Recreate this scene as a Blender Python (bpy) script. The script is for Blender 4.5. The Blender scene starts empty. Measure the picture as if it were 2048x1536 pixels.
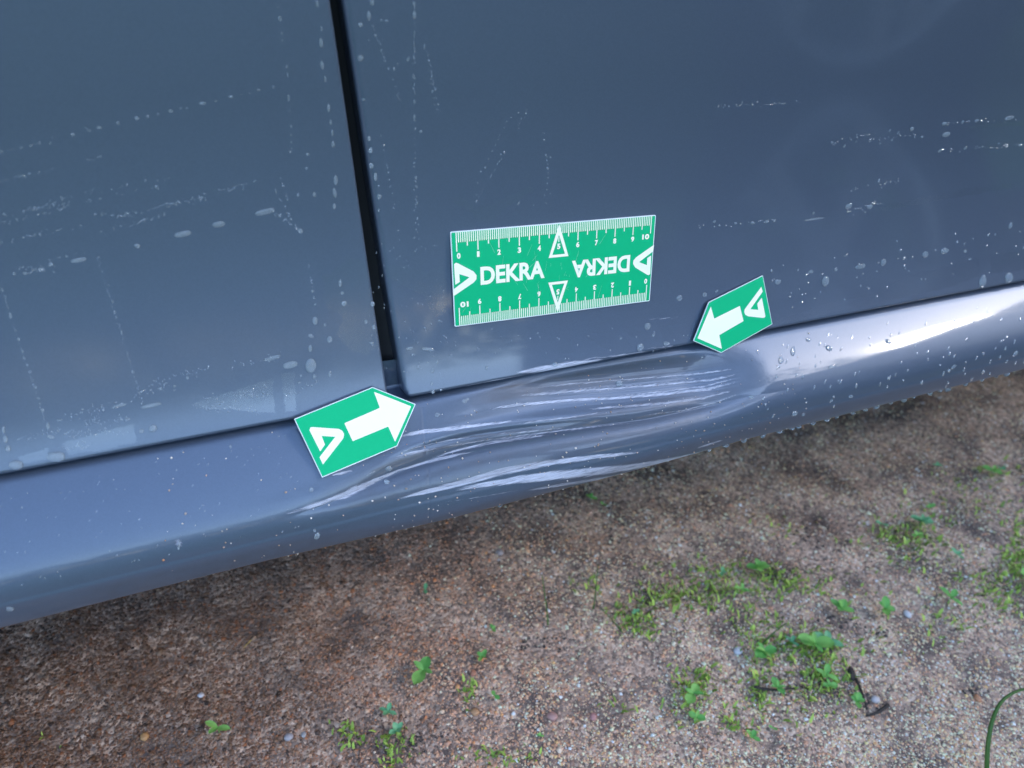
import bpy, bmesh, math, random
import numpy as np
from mathutils import Vector, Matrix
from math import radians as R, sin, cos, pi

random.seed(7)
rng = np.random.default_rng(7)
sc = bpy.context.scene
COL = sc.collection

# ------------------------------------------------------------------ camera, sky, sun, exposure
FPX = 1350.0
VX = np.array([3803.0, -732.0, FPX]); VX /= np.linalg.norm(VX)
NN = np.array([-0.3422, -0.370, 0.8637]); NN -= NN.dot(VX) * VX; NN /= np.linalg.norm(NN)
TILT = R(14)
UU = np.cross(VX, NN)
if UU[1] > 0: UU = -UU
WZ = UU * cos(TILT) - NN * sin(TILT)
WY = NN * cos(TILT) + UU * sin(TILT)
MC = np.array([VX, WY, WZ])                       # camera axes -> world axes
ZR = 0.295                                        # height of the ruler's middle
CAM = -MC @ np.array([.0213, -.0553, .323]) + np.array([0, 0, ZR])

cam_d = bpy.data.cameras.new('camera')
cam = bpy.data.objects.new('camera', cam_d); COL.objects.link(cam)
rx, up, bk = MC @ np.array([1., 0, 0]), MC @ np.array([0, -1., 0]), -MC @ np.array([0, 0, 1.])
cam.matrix_world = Matrix(((rx[0], up[0], bk[0], CAM[0]), (rx[1], up[1], bk[1], CAM[1]),
                           (rx[2], up[2], bk[2], CAM[2]), (0, 0, 0, 1)))
cam_d.sensor_width = 36; cam_d.lens = FPX / 2048 * 36
cam_d.clip_start = 0.01; cam_d.clip_end = 300
cam_d.dof.use_dof = True; cam_d.dof.focus_distance = 0.335; cam_d.dof.aperture_fstop = 8
sc.camera = cam

SUN_EL, SUN_AZ = 28.8, 65.4                       # azimuth measured from -Y towards +X
sun_dir = Vector((sin(R(SUN_AZ)) * cos(R(SUN_EL)), -cos(R(SUN_AZ)) * cos(R(SUN_EL)), sin(R(SUN_EL))))
world = bpy.data.worlds.new('World'); sc.world = world; world.use_nodes = True
wn = world.node_tree
sky = wn.nodes.new('ShaderNodeTexSky'); sky.sky_type = 'NISHITA'; sky.sun_disc = False
sky.sun_elevation = R(SUN_EL); sky.sun_rotation = math.atan2(sun_dir.x, sun_dir.y)
sky.air_density = 1.0; sky.dust_density = 0.7; sky.ozone_density = 1.2
wn.nodes['Background'].inputs['Strength'].default_value = 0.15
wn.links.new(sky.outputs[0], wn.nodes['Background'].inputs['Color'])
sun_d = bpy.data.lights.new('sun', 'SUN'); sun_d.energy = 0.5; sun_d.angle = R(10); sun_d.color = (1, .93, .84)
sun = bpy.data.objects.new('sun', sun_d); COL.objects.link(sun)
sun.rotation_euler = sun_dir.to_track_quat('Z', 'Y').to_euler(); sun.location = (3, -3, 5)
sc.view_settings.view_transform = 'Standard'; sc.view_settings.look = 'None'
sc.view_settings.gamma = 1; sc.view_settings.use_curve_mapping = False
sc.view_settings.exposure = 2.45
sc.cycles.max_bounces = 10; sc.cycles.transparent_max_bounces = 12

# ------------------------------------------------------------------ helpers
def tag(o, label=None, cat=None, group=None, kind=None):
    if label: o['label'] = label
    if cat: o['category'] = cat
    if group: o['group'] = group
    if kind: o['kind'] = kind
    return o

def empty(name, loc=(0, 0, 0)):
    o = bpy.data.objects.new(name, None); COL.objects.link(o); o.location = loc; o.empty_display_size = .02
    return o

def link(name, me, parent=None, mat=None):
    if mat is not None:
        me.materials.clear(); me.materials.append(mat)
    o = bpy.data.objects.new(name, me); COL.objects.link(o)
    if parent is not None: o.parent = parent
    return o

def npmesh(name, V, F, smooth=True):
    """V (n,3); F (m,k) array of k-gons or list of polygons."""
    me = bpy.data.meshes.new(name)
    if isinstance(F, np.ndarray):
        m, k = F.shape
        me.vertices.add(len(V)); me.vertices.foreach_set('co', np.ascontiguousarray(V, dtype=np.float32).ravel())
        me.loops.add(m * k); me.loops.foreach_set('vertex_index', np.ascontiguousarray(F, dtype=np.int32).ravel())
        me.polygons.add(m); me.polygons.foreach_set('loop_start', np.arange(0, m * k, k, dtype=np.int32))
        me.update(calc_edges=True); me.validate()
    else:
        me.from_pydata([tuple(v) for v in V], [], F); me.update()
    me.polygons.foreach_set('use_smooth', np.full(len(me.polygons), smooth)); me.update()
    return me

def gridfaces(nr, nc):
    a = np.arange(nr * nc).reshape(nr, nc)
    return np.stack([a[:-1, :-1], a[1:, :-1], a[1:, 1:], a[:-1, 1:]], -1).reshape(-1, 4)

def fattr(me, name, vals):
    at = me.attributes.new(name, 'FLOAT', 'POINT'); at.data.foreach_set('value', np.ascontiguousarray(vals, dtype=np.float32).ravel())

def cattr(me, name, rgb):
    at = me.color_attributes.new(name, 'FLOAT_COLOR', 'POINT')
    c = np.ones((len(rgb), 4), np.float32); c[:, :3] = rgb; at.data.foreach_set('color', c.ravel())

def box_bm(bm, x0, x1, y0, y1, z0, z1):
    v = [bm.verts.new(p) for p in ((x0, y0, z0), (x1, y0, z0), (x1, y1, z0), (x0, y1, z0), (x0, y0, z1), (x1, y0, z1), (x1, y1, z1), (x0, y1, z1))]
    for f in ((3, 2, 1, 0), (4, 5, 6, 7), (0, 1, 5, 4), (1, 2, 6, 5), (2, 3, 7, 6), (3, 0, 4, 7)): bm.faces.new([v[i] for i in f])

def bm_obj(name, bm, parent=None, mat=None, smooth=False):
    bmesh.ops.recalc_face_normals(bm, faces=bm.faces)
    me = bpy.data.meshes.new(name); bm.to_mesh(me); bm.free()
    if smooth: me.polygons.foreach_set('use_smooth', np.full(len(me.polygons), True))
    return link(name, me, parent, mat)

def tube(path, rad, sides=6):
    """tapered tube mesh data along path; rad is a number or list"""
    P = [Vector(p) for p in path]; n = len(P)
    rr = [rad] * n if not hasattr(rad, '__len__') else rad
    V = []; F = []
    for i, p in enumerate(P):
        d = (P[min(i + 1, n - 1)] - P[max(i - 1, 0)]).normalized()
        a = d.orthogonal().normalized() if i == 0 else (a - d * a.dot(d)).normalized()
        b = d.cross(a)
        for k in range(sides):
            th = 2 * pi * k / sides; V.append(p + (a * cos(th) + b * sin(th)) * rr[i])
    for i in range(n - 1):
        for k in range(sides):
            k2 = (k + 1) % sides
            F.append((i * sides + k, i * sides + k2, (i + 1) * sides + k2, (i + 1) * sides + k))
    F.append(tuple(range(sides - 1, -1, -1))); F.append(tuple((n - 1) * sides + k for k in range(sides)))
    return V, F

# ------------------------------------------------------------------ where a line of sight meets the car or the ground
def ray(px, py):
    d = MC @ np.array([(px - 1024) / FPX, (py - 768) / FPX, 1.0]); return d / np.linalg.norm(d)

def to_px(P):
    q = (np.asarray(P) - CAM) @ MC
    return np.stack([q[..., 0] / q[..., 2] * FPX + 1024, q[..., 1] / q[..., 2] * FPX + 768], -1)

def integrate(y, z, s0, s1, ts, tv, ds=2.5e-4):
    """march down (s1 > s0) or up a profile; t = elevation of the outward normal in degrees"""
    n = max(2, int(abs(s1 - s0) / ds) + 1); S = np.linspace(s0, s1, n)
    T = np.radians(np.interp(S, ts, tv)); h = (s1 - s0) / (n - 1)
    tm = (T[1:] + T[:-1]) / 2
    Y = np.concatenate([[y], y - np.cumsum(np.sin(tm)) * h]); Z = np.concatenate([[z], z - np.cumsum(np.cos(tm)) * h])
    return S, Y, Z, T

# door skin: s = 0 at the ruler's middle, growing downwards
D_TS = [-.66, -.40, -.25, -.19, -.12, -.08, -.04, 0, .03, .0504, .06]
D_TV = [14, 6, -2, -6, -4.5, -2.5, 4.5, 14, 20, 28.2, 29]
Su, Yu, Zu, Tu = integrate(0, ZR, 0, -.62, D_TS, D_TV)
Sd, Yd, Zd, Td = integrate(0, ZR, 0, .0504, D_TS, D_TV)
DS = np.concatenate([Su[::-1], Sd[1:]]); DY = np.concatenate([Yu[::-1], Yd[1:]]); DZ = np.concatenate([Zu[::-1], Zd[1:]]); DT = np.concatenate([Tu[::-1], Td[1:]])
D_END = DS[-1]
# sill: s = 0 at the upper edge of its face, negative over the rolled edge and up the inner flange
y0, z0 = DY[-1] - .0012, DZ[-1] - .0042
S_TS = [-.028, -.0150, -.0128, -.0030, 0, .0015, .012, .0165, .023, .029, .0335, .0415, .0445, .0452, .0464, .048, .056, .0585, .061, .065, .12]
S_TV = [8, 10, 82, 84, 62, 56, 52.5, 50, 45.5, 40, 32, 15, 10, 9, 19, 6, -4, -12, -50, -84, -88]
s1, y1, z1, t1 = integrate(y0, z0, 0, -.028, S_TS, S_TV)
s2, y2, z2, t2 = integrate(y0, z0, 0, .110, S_TS, S_TV)
SS = np.concatenate([s1[::-1], s2[1:]]); SY = np.concatenate([y1[::-1], y2[1:]]); SZ = np.concatenate([z1[::-1], z2[1:]]); ST = np.concatenate([t1[::-1], t2[1:]])

def hit(px, py, which):
    """sight line -> (X, s) on the door skin or on the undamaged sill"""
    S, Y, Z = (DS, DY, DZ) if which == 'door' else (SS[SS >= -.0005], SY[SS >= -.0005], SZ[SS >= -.0005])
    d = ray(px, py)
    g = (Y - CAM[1]) * d[2] - (Z - CAM[2]) * d[1]
    i = np.where(np.sign(g[:-1]) != np.sign(g[1:]))[0]
    if len(i) == 0:
        k = int(np.argmin(np.abs(g))); s = S[k]; y = Y[k]
    else:
        k = i[0] if which == 'sill' else i[-1]; a = g[k] / (g[k] - g[k + 1]); s = S[k] + a * (S[k + 1] - S[k]); y = Y[k] + a * (Y[k + 1] - Y[k])
    return CAM[0] + d[0] / d[1] * (y - CAM[1]), s

GROUND_AMP = 1.0
def gh(x, y):
    x = np.asarray(x, float); y = np.asarray(y, float)
    h = .0022 * np.sin(31 * x + 3 * np.sin(17 * y)) * np.cos(27 * y + 2 * np.sin(23 * x)) + .0011 * np.sin(83 * x + 41 * y) * np.sin(67 * y - 29 * x + 1) \
        + .0006 * np.sin(190 * x - 70 * y) * np.cos(170 * y + 55 * x)
    return h * GROUND_AMP

def gpoint(px, py):
    d = ray(px, py); k = -CAM[2] / d[2]
    for _ in range(4):
        p = CAM + d * k; k += (float(gh(p[0], p[1])) - p[2]) / d[2]
    p = CAM + d * k
    return Vector((p[0], p[1], float(gh(p[0], p[1]))))

# ------------------------------------------------------------------ materials
def new_mat(name):
    m = bpy.data.materials.new(name); m.use_nodes = True; nt = m.node_tree
    return m, nt, nt.nodes['Principled BSDF']

def simple(name, col, rough=.5, metal=0., spec=.5, coat=0., noise=0., nscale=200., bump=0.):
    m, nt, b = new_mat(name)
    b.inputs['Base Color'].default_value = (*col, 1); b.inputs['Roughness'].default_value = rough
    b.inputs['Metallic'].default_value = metal; b.inputs['Specular IOR Level'].default_value = spec; b.inputs['Coat Weight'].default_value = coat
    if noise or bump:
        tc = nt.nodes.new('ShaderNodeTexCoord'); n = nt.nodes.new('ShaderNodeTexNoise'); n.inputs['Scale'].default_value = nscale; n.inputs['Detail'].default_value = 5
        nt.links.new(tc.outputs['Object'], n.inputs['Vector'])
        if noise:
            mx = nt.nodes.new('ShaderNodeMix'); mx.data_type = 'RGBA'
            mx.inputs[6].default_value = (*[c * (1 - noise) for c in col], 1); mx.inputs[7].default_value = (*[min(1, c * (1 + noise)) for c in col], 1)
            nt.links.new(n.outputs['Fac'], mx.inputs[0]); nt.links.new(mx.outputs[2], b.inputs['Base Color'])
        if bump:
            bp = nt.nodes.new('ShaderNodeBump'); bp.inputs['Strength'].default_value = 1; bp.inputs['Distance'].default_value = bump
            nt.links.new(n.outputs['Fac'], bp.inputs['Height']); nt.links.new(bp.outputs[0], b.inputs['Normal'])
    return m

def paint_material():
    m, nt, b = new_mat('grey_blue_paint'); N = nt.nodes; L = nt.links
    b.inputs['Metallic'].default_value = .5; b.inputs['Roughness'].default_value = .5
    b.inputs['Coat Weight'].default_value = 1; b.inputs['Coat Roughness'].default_value = .035
    geo = N.new('ShaderNodeNewGeometry')
    # metallic flake
    v = N.new('ShaderNodeTexVoronoi'); v.inputs['Scale'].default_value = 2600; L.new(geo.outputs['Position'], v.inputs['Vector'])
    sep = N.new('ShaderNodeSeparateColor'); L.new(v.outputs['Color'], sep.inputs[0])
    mp = N.new('ShaderNodeMapRange'); mp.inputs['To Min'].default_value = .95; mp.inputs['To Max'].default_value = 1.05; L.new(sep.outputs[0], mp.inputs[0])
    # thin dried-rain film: faint streaks along and down the panel
    mpg = N.new('ShaderNodeMapping'); mpg.inputs['Scale'].default_value = (9, 30, 60); L.new(geo.outputs['Position'], mpg.inputs[0])
    n1 = N.new('ShaderNodeTexNoise'); n1.inputs['Scale'].default_value = 1; n1.inputs['Detail'].default_value = 6; n1.inputs['Roughness'].default_value = .62; L.new(mpg.outputs[0], n1.inputs['Vector'])
    r1 = N.new('ShaderNodeMapRange'); r1.inputs['From Min'].default_value = .35; r1.inputs['From Max'].default_value = .75; r1.inputs['To Min'].default_value = .05; r1.inputs['To Max'].default_value = .09
    L.new(n1.outputs['Fac'], r1.inputs[0]); ad_ = N.new('ShaderNodeAttribute'); ad_.attribute_name = 'dust'
    cr_ = N.new('ShaderNodeMath'); cr_.operation = 'ADD'; L.new(r1.outputs[0], cr_.inputs[0]); L.new(ad_.outputs['Fac'], cr_.inputs[1]); L.new(cr_.outputs[0], b.inputs['Coat Roughness'])
    hs = N.new('ShaderNodeMix'); hs.data_type = 'RGBA'; hs.blend_type = 'MULTIPLY'; hs.inputs[0].default_value = 1
    hs.inputs[6].default_value = (.088, .118, .175, 1)
    L.new(mp.outputs[0], hs.inputs[7])
    # scuffed areas
    at = N.new('ShaderNodeAttribute'); at.attribute_name = 'scuff'
    mps = N.new('ShaderNodeMapping'); mps.inputs['Scale'].default_value = (110, 1300, 2600); L.new(geo.outputs['Position'], mps.inputs[0])
    ns = N.new('ShaderNodeTexNoise'); ns.inputs['Scale'].default_value = 1; ns.inputs['Detail'].default_value = 4; ns.inputs['Roughness'].default_value = .7; L.new(mps.outputs[0], ns.inputs['Vector'])
    ma = N.new('ShaderNodeMath'); ma.operation = 'MULTIPLY_ADD'; ma.inputs[1].default_value = 1.5; L.new(at.outputs['Fac'], ma.inputs[0])
    nsr = N.new('ShaderNodeMapRange'); nsr.inputs['From Min'].default_value = .3; nsr.inputs['From Max'].default_value = .7; nsr.inputs['To Min'].default_value = -1.25; nsr.inputs['To Max'].default_value = .2; L.new(ns.outputs['Fac'], nsr.inputs[0])
    L.new(nsr.outputs[0], ma.inputs[2])
    cl = N.new('ShaderNodeClamp'); L.new(ma.outputs[0], cl.inputs[0])
    gt = N.new('ShaderNodeMath'); gt.operation = 'MULTIPLY'; L.new(cl.outputs[0], gt.inputs[0])
    lim = N.new('ShaderNodeMapRange'); lim.inputs['From Min'].default_value = .02; lim.inputs['From Max'].default_value = .15; L.new(at.outputs['Fac'], lim.inputs[0]); L.new(lim.outputs[0], gt.inputs[1])
    mx = N.new('ShaderNodeMix'); mx.data_type = 'RGBA'; L.new(gt.outputs[0], mx.inputs[0]); L.new(hs.outputs[2], mx.inputs[6]); mx.inputs[7].default_value = (.50, .52, .62, 1)
    # mud rubbed into the folds
    at2 = N.new('ShaderNodeAttribute'); at2.attribute_name = 'mud'
    mx2 = N.new('ShaderNodeMix'); mx2.data_type = 'RGBA'; mn = N.new('ShaderNodeTexNoise'); mn.inputs['Scale'].default_value = 160; mn.inputs['Detail'].default_value = 6; mn.inputs['Roughness'].default_value = .7; L.new(geo.outputs['Position'], mn.inputs['Vector'])
    mm = N.new('ShaderNodeMapRange'); mm.inputs['From Min'].default_value = .3; mm.inputs['From Max'].default_value = .7; mm.inputs['To Min'].default_value = .65; mm.inputs['To Max'].default_value = 1.2; L.new(mn.outputs['Fac'], mm.inputs[0])
    at2m = N.new('ShaderNodeMath'); at2m.operation = 'MULTIPLY'; at2m.use_clamp = True; L.new(at2.outputs['Fac'], at2m.inputs[0]); L.new(mm.outputs[0], at2m.inputs[1])
    L.new(at2m.outputs[0], mx2.inputs[0]); L.new(mx.outputs[2], mx2.inputs[6]); mx2.inputs[7].default_value = (.050, .040, .036, 1)
    L.new(mx2.outputs[2], b.inputs['Base Color'])
    mxm = N.new('ShaderNodeMath'); mxm.operation = 'MAXIMUM'; L.new(gt.outputs[0], mxm.inputs[0]); L.new(at2m.outputs[0], mxm.inputs[1])
    for sock, a, c in (('Metallic', .5, 0.), ('Roughness', .5, .6), ('Coat Weight', 1., .1)):
        r = N.new('ShaderNodeMapRange'); r.inputs['To Min'].default_value = a; r.inputs['To Max'].default_value = c; L.new(mxm.outputs[0], r.inputs[0]); L.new(r.outputs[0], b.inputs[sock])
    # orange peel on the clear coat
    nb = N.new('ShaderNodeTexNoise'); nb.inputs['Scale'].default_value = 420; nb.inputs['Detail'].default_value = 1; L.new(geo.outputs['Position'], nb.inputs['Vector'])
    bp = N.new('ShaderNodeBump'); bp.inputs['Strength'].default_value = .5; bp.inputs['Distance'].default_value = .00001; L.new(nb.outputs['Fac'], bp.inputs['Height'])
    bp2 = N.new('ShaderNodeBump'); bp2.inputs['Strength'].default_value = .8; bp2.inputs['Distance'].default_value = .00015; L.new(gt.outputs[0], bp2.inputs['Height']); L.new(bp.outputs[0], bp2.inputs['Normal'])
    L.new(bp2.outputs[0], b.inputs['Normal']); L.new(bp.outputs[0], b.inputs['Coat Normal'])
    return m
PAINT = paint_material()
BLACK = simple('black_rubber', (.012, .012, .014), .6)
UNDER = simple('dirty_underbody', (.02, .018, .017), .85, noise=.4, nscale=30)
TYRE = simple('tyre_rubber', (.02, .02, .021), .75, noise=.2)
ALLOY = simple('alloy_silver', (.50, .51, .53), .4, metal=.3)
GLASSY = simple('dark_glass', (.01, .012, .014), .05, spec=.6)

def water_material():
    m, nt, b = new_mat('pale_lit_water'); N = nt.nodes; L = nt.links
    b.inputs['Base Color'].default_value = (1, 1, 1, 1); b.inputs['Roughness'].default_value = .02; b.inputs['IOR'].default_value = 1.33; b.inputs['Transmission Weight'].default_value = 1
    df = N.new('ShaderNodeBsdfDiffuse'); df.inputs[0].default_value = (.62, .72, .80, 1); ms = N.new('ShaderNodeMixShader'); ms.inputs[0].default_value = .2  # pale diffuse part stands in for sky light gathered in the drops
    L.new(b.outputs[0], ms.inputs[1]); L.new(df.outputs[0], ms.inputs[2]); L.new(ms.outputs[0], N['Material Output'].inputs[0])
    return m
WATER = water_material()

# ------------------------------------------------------------------ ground
def ground_material():
    m, nt, b = new_mat('sandy_soil'); N = nt.nodes; L = nt.links
    geo = N.new('ShaderNodeNewGeometry')
    v = N.new('ShaderNodeTexVoronoi'); v.inputs['Scale'].default_value = 420; L.new(geo.outputs['Position'], v.inputs['Vector'])
    cr = N.new('ShaderNodeValToRGB'); e = cr.color_ramp.elements
    e[0].position = 0; e[0].color = (.16, .115, .09, 1); e[1].position = 1; e[1].color = (.72, .53, .41, 1)
    for p, c in ((.3, (.29, .205, .16, 1)), (.6, (.52, .35, .255, 1)), (.8, (.56, .37, .265, 1))):
        q = e.new(p); q.color = c
    sp = N.new('ShaderNodeSeparateColor'); L.new(v.outputs['Color'], sp.inputs[0]); L.new(sp.outputs[0], cr.inputs[0])
    n = N.new('ShaderNodeTexNoise'); n.inputs['Scale'].default_value = 22; n.inputs['Detail'].default_value = 6; L.new(geo.outputs['Position'], n.inputs['Vector'])
    r = N.new('ShaderNodeMapRange'); r.inputs['From Min'].default_value = .34; r.inputs['From Max'].default_value = .56; L.new(n.outputs['Fac'], r.inputs[0])
    mx = N.new('ShaderNodeMix'); mx.data_type = 'RGBA'; L.new(r.outputs[0], mx.inputs[0]); mx.inputs[6].default_value = (.12, .088, .077, 1); L.new(cr.outputs[0], mx.inputs[7])
    # the verge away from the car is overgrown
    sx = N.new('ShaderNodeSeparateXYZ'); L.new(geo.outputs['Position'], sx.inputs[0])
    n2 = N.new('ShaderNodeTexNoise'); n2.inputs['Scale'].default_value = 5; n2.inputs['Detail'].default_value = 6; L.new(geo.outputs['Position'], n2.inputs['Vector'])
    ad = N.new('ShaderNodeMath'); ad.operation = 'MULTIPLY_ADD'; ad.inputs[1].default_value = 1.1; L.new(n2.outputs['Fac'], ad.inputs[0]); L.new(sx.outputs['Y'], ad.inputs[2])
    rg = N.new('ShaderNodeMapRange'); rg.inputs['From Min'].default_value = .12; rg.inputs['From Max'].default_value = -.05; L.new(ad.outputs[0], rg.inputs[0])
    gr = N.new('ShaderNodeMix'); gr.data_type = 'RGBA'; L.new(n.outputs['Fac'], gr.inputs[0]); gr.inputs[6].default_value = (.03, .075, .02, 1); gr.inputs[7].default_value = (.12, .22, .06, 1)
    m2 = N.new('ShaderNodeMix'); m2.data_type = 'RGBA'; L.new(rg.outputs[0], m2.inputs[0]); L.new(mx.outputs[2], m2.inputs[6]); L.new(gr.outputs[2], m2.inputs[7])
    L.new(m2.outputs[2], b.inputs['Base Color']); b.inputs['Roughness'].default_value = .85; b.inputs['Specular IOR Level'].default_value = .3
    bp = N.new('ShaderNodeBump'); bp.inputs['Strength'].default_value = 1; bp.inputs['Distance'].default_value = .001; L.new(v.outputs['Distance'], bp.inputs['Height']); bp.invert = True
    L.new(bp.outputs[0], b.inputs['Normal'])
    return m
gx = np.unique(np.concatenate([np.linspace(-70, -3, 12), np.linspace(-3, -.7, 12), np.arange(-.7, 1.5, .006), np.linspace(1.5, 4, 12), np.linspace(4, 70, 12)]))
gy = np.unique(np.concatenate([np.linspace(-70, -3, 12), np.linspace(-3, -.5, 14), np.arange(-.5, .7, .006), np.linspace(.7, 3, 10), np.linspace(3, 70, 12)]))
GX, GY = np.meshgrid(gx, gy)
me = npmesh('ground', np.stack([GX, GY, gh(GX, GY)], -1).reshape(-1, 3), gridfaces(len(gy), len(gx))[:, ::-1])
ground = tag(link('ground', me, mat=ground_material()), 'sandy gravelly soil beneath and beside the car', kind='structure')

# ------------------------------------------------------------------ the car
car = empty('car', (0, 0, 0))
tag(car, 'grey-blue wet car with a dented, scratched sill under its door gap', 'car')

def poly_s_of_X(pts, which='sill'):
    P = np.array([hit(x, y, which) for x, y in pts]); i = np.argsort(P[:, 0]); return P[i, 0], P[i, 1]

# gap edges between the two doors as X over s
LE = poly_s_of_X([(660, 0), (682, 150), (702, 300), (725, 450), (748, 600), (766, 730), (777, 800)], 'door')
RE = poly_s_of_X([(685, 0), (708, 150), (733, 300), (752, 450), (777, 600), (797, 720), (810, 790)], 'door')
def edge_fun(E):
    c = np.polyfit(E[1], E[0], 2); lo = E[1].min()
    sl = np.polyval(np.polyder(c), lo)
    return lambda s: np.where(np.asarray(s) < lo, np.polyval(c, lo) + sl * (np.asarray(s) - lo), np.polyval(c, s))
eL, eR = edge_fun(LE), edge_fun(RE)

def stroke_mask(X, S, strokes, which):
    """wear strokes given along the panel: list of (points, widths px, strength)"""
    out = np.zeros_like(X)
    for pts, wd, st in strokes:
        P = np.array([hit(x, y, which) for x, y in pts])
        n = len(P); W = np.interp(np.linspace(0, 1, n), np.linspace(0, 1, len(wd)), wd) * .00021 * .5
        x0, x1 = P[:, 0].min() - .006, P[:, 0].max() + .006; q0, q1 = P[:, 1].min() - .006, P[:, 1].max() + .006
        idx = np.where((X > x0) & (X < x1) & (S > q0) & (S < q1))[0]
        if len(idx) == 0: continue
        A = np.stack([X[idx], S[idx]], -1); best = np.zeros(len(idx))
        for i in range(n - 1):
            a, b = P[i], P[i + 1]; ab = b - a; L2 = ab @ ab + 1e-12
            u = np.clip(((A - a) @ ab) / L2, 0, 1); d = np.linalg.norm(A - a - u[:, None] * ab, axis=1)
            w = W[i] + (W[i + 1] - W[i]) * u
            g = (i + u) / (n - 1); fade = np.clip(np.minimum(g, 1 - g) * 7 + .25, 0, 1)
            best = np.maximum(best, np.clip(1.25 - (d / np.maximum(w, 1e-5)) ** 2.4, 0, 1) * fade)
        out[idx] = np.maximum(out[idx], best * st)
    return out

def build_door(name, side, label):
    far = .78 if side > 0 else -.72
    edge = eR if side > 0 else eL
    rad = .0026 if side > 0 else .0010
    # distances from the gap edge, growing away from it
    if side > 0:
        u = np.concatenate([[0, .0001, .0003, .0006, .001, .0015, .002, .0026, .0034, .005], np.arange(.007, .30, .0007), np.linspace(.302, far - edge(0), 40)])
    else:
        u = np.concatenate([[0, .00005, .00012, .00025, .0004, .0006, .0008, .001, .0014, .002, .003, .005], np.arange(.008, .16, .004), np.linspace(.165, -far + edge(0), 30)])
    sb = D_END
    v = np.concatenate([[0, .0001, .0003, .0006, .001, .0014, .0018, .0024, .0032], np.arange(.0038, .03, .0006), np.arange(.0305, .2, .003), np.linspace(.205, sb - DS[0], 60)])[::-1]
    U, Vv = np.meshgrid(u, v); S = sb - Vv
    # rounded lower corner
    rc = .0035
    X = edge(S) + side * U * ((far - edge(S)) / (far - edge(0)))
    inC = (U < rc) & (Vv < rc)
    dd = np.minimum(U, Vv).copy()
    if side > 0:
        dist = rc - np.hypot(rc - U, rc - Vv); dd[inC] = dist[inC]
        bad = inC & (dist < 0)
        k = np.where(bad, (rc / np.maximum(np.hypot(rc - U, rc - Vv), 1e-9)), 1)
        X = np.where(bad, X + side * ((rc - (rc - U) * k) - U), X); S = np.where(bad, S - ((rc - (rc - Vv) * k) - Vv), S)
        dd = np.maximum(dd, 0)
    rl = np.where(Vv < U, .0014, rad)
    q = np.clip(rl - dd, 0, None); dep = rl - np.sqrt(np.maximum(rl ** 2 - q ** 2, 0))
    y = np.interp(S, DS, DY); z = np.interp(S, DS, DZ); t = np.interp(S, DS, DT)
    wob = 0
    P = np.stack([X, y + np.cos(t) * dep, z - np.sin(t) * dep], -1)
    nr, nc = U.shape
    V = [P.reshape(-1, 3)]; F = [gridfaces(nr, nc)[:, ::(1 if side > 0 else -1)]]
    SC = np.zeros(nr * nc)
    if side > 0:
        SC = stroke_mask(X.ravel(), S.ravel(), DOOR_STROKES, 'door')
    # walls turned inwards along the gap and along the bottom
    col = P[:, 0]; row = P[-1, :]
    dirs_c = np.stack([np.zeros(nr), np.cos(t[:, 0]), -np.sin(t[:, 0])], -1)
    base = nr * nc
    for line, dirs, dpt in ((col, dirs_c, (.0, .004, .014)), (row, np.stack([np.zeros(nc), np.cos(t[-1]), -np.sin(t[-1])], -1), (.0, .004, .010))):
        Wl = np.concatenate([line + dirs * k for k in dpt]); n = len(line)
        V.append(Wl); a = base + np.arange(3 * n).reshape(3, n)
        F.append(np.stack([a[:-1, :-1], a[:-1, 1:], a[1:, 1:], a[1:, :-1]], -1).reshape(-1, 4)); base += 3 * n
        SC = np.concatenate([SC, np.zeros(3 * n)])
    me = npmesh(name, np.concatenate(V), np.concatenate(F))
    fattr(me, 'scuff', SC); fattr(me, 'mud', np.zeros(len(SC))); fattr(me, 'dust', np.full(len(SC), .0 if side > 0 else .07))
    o = link(name, me, car, PAINT); o['label'] = label
    return o

DOOR_STROKES = [
    ([(1030, 746), (1085, 738), (1150, 728), (1215, 719)], [6, 16, 16, 5], .9),
    ([(1060, 752), (1110, 742), (1170, 732)], [4, 8, 4], .9),
    ([(925, 775), (990, 767), (1060, 757)], [3, 7, 4], .8),
    ([(1160, 719), (1230, 712), (1300, 702)], [3, 6, 3], .65),
    ([(1280, 640), (1320, 637), (1372, 634)], [2, 4, 2], .45),
    ([(1250, 700), (1320, 695), (1370, 690)], [2, 4, 2], .5),
]
build_door('door', -1, 'plain door panel with beaded rain, without the ruler')
build_door('door', 1, 'door panel that carries the ruler, scraped along its lower edge')

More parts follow.
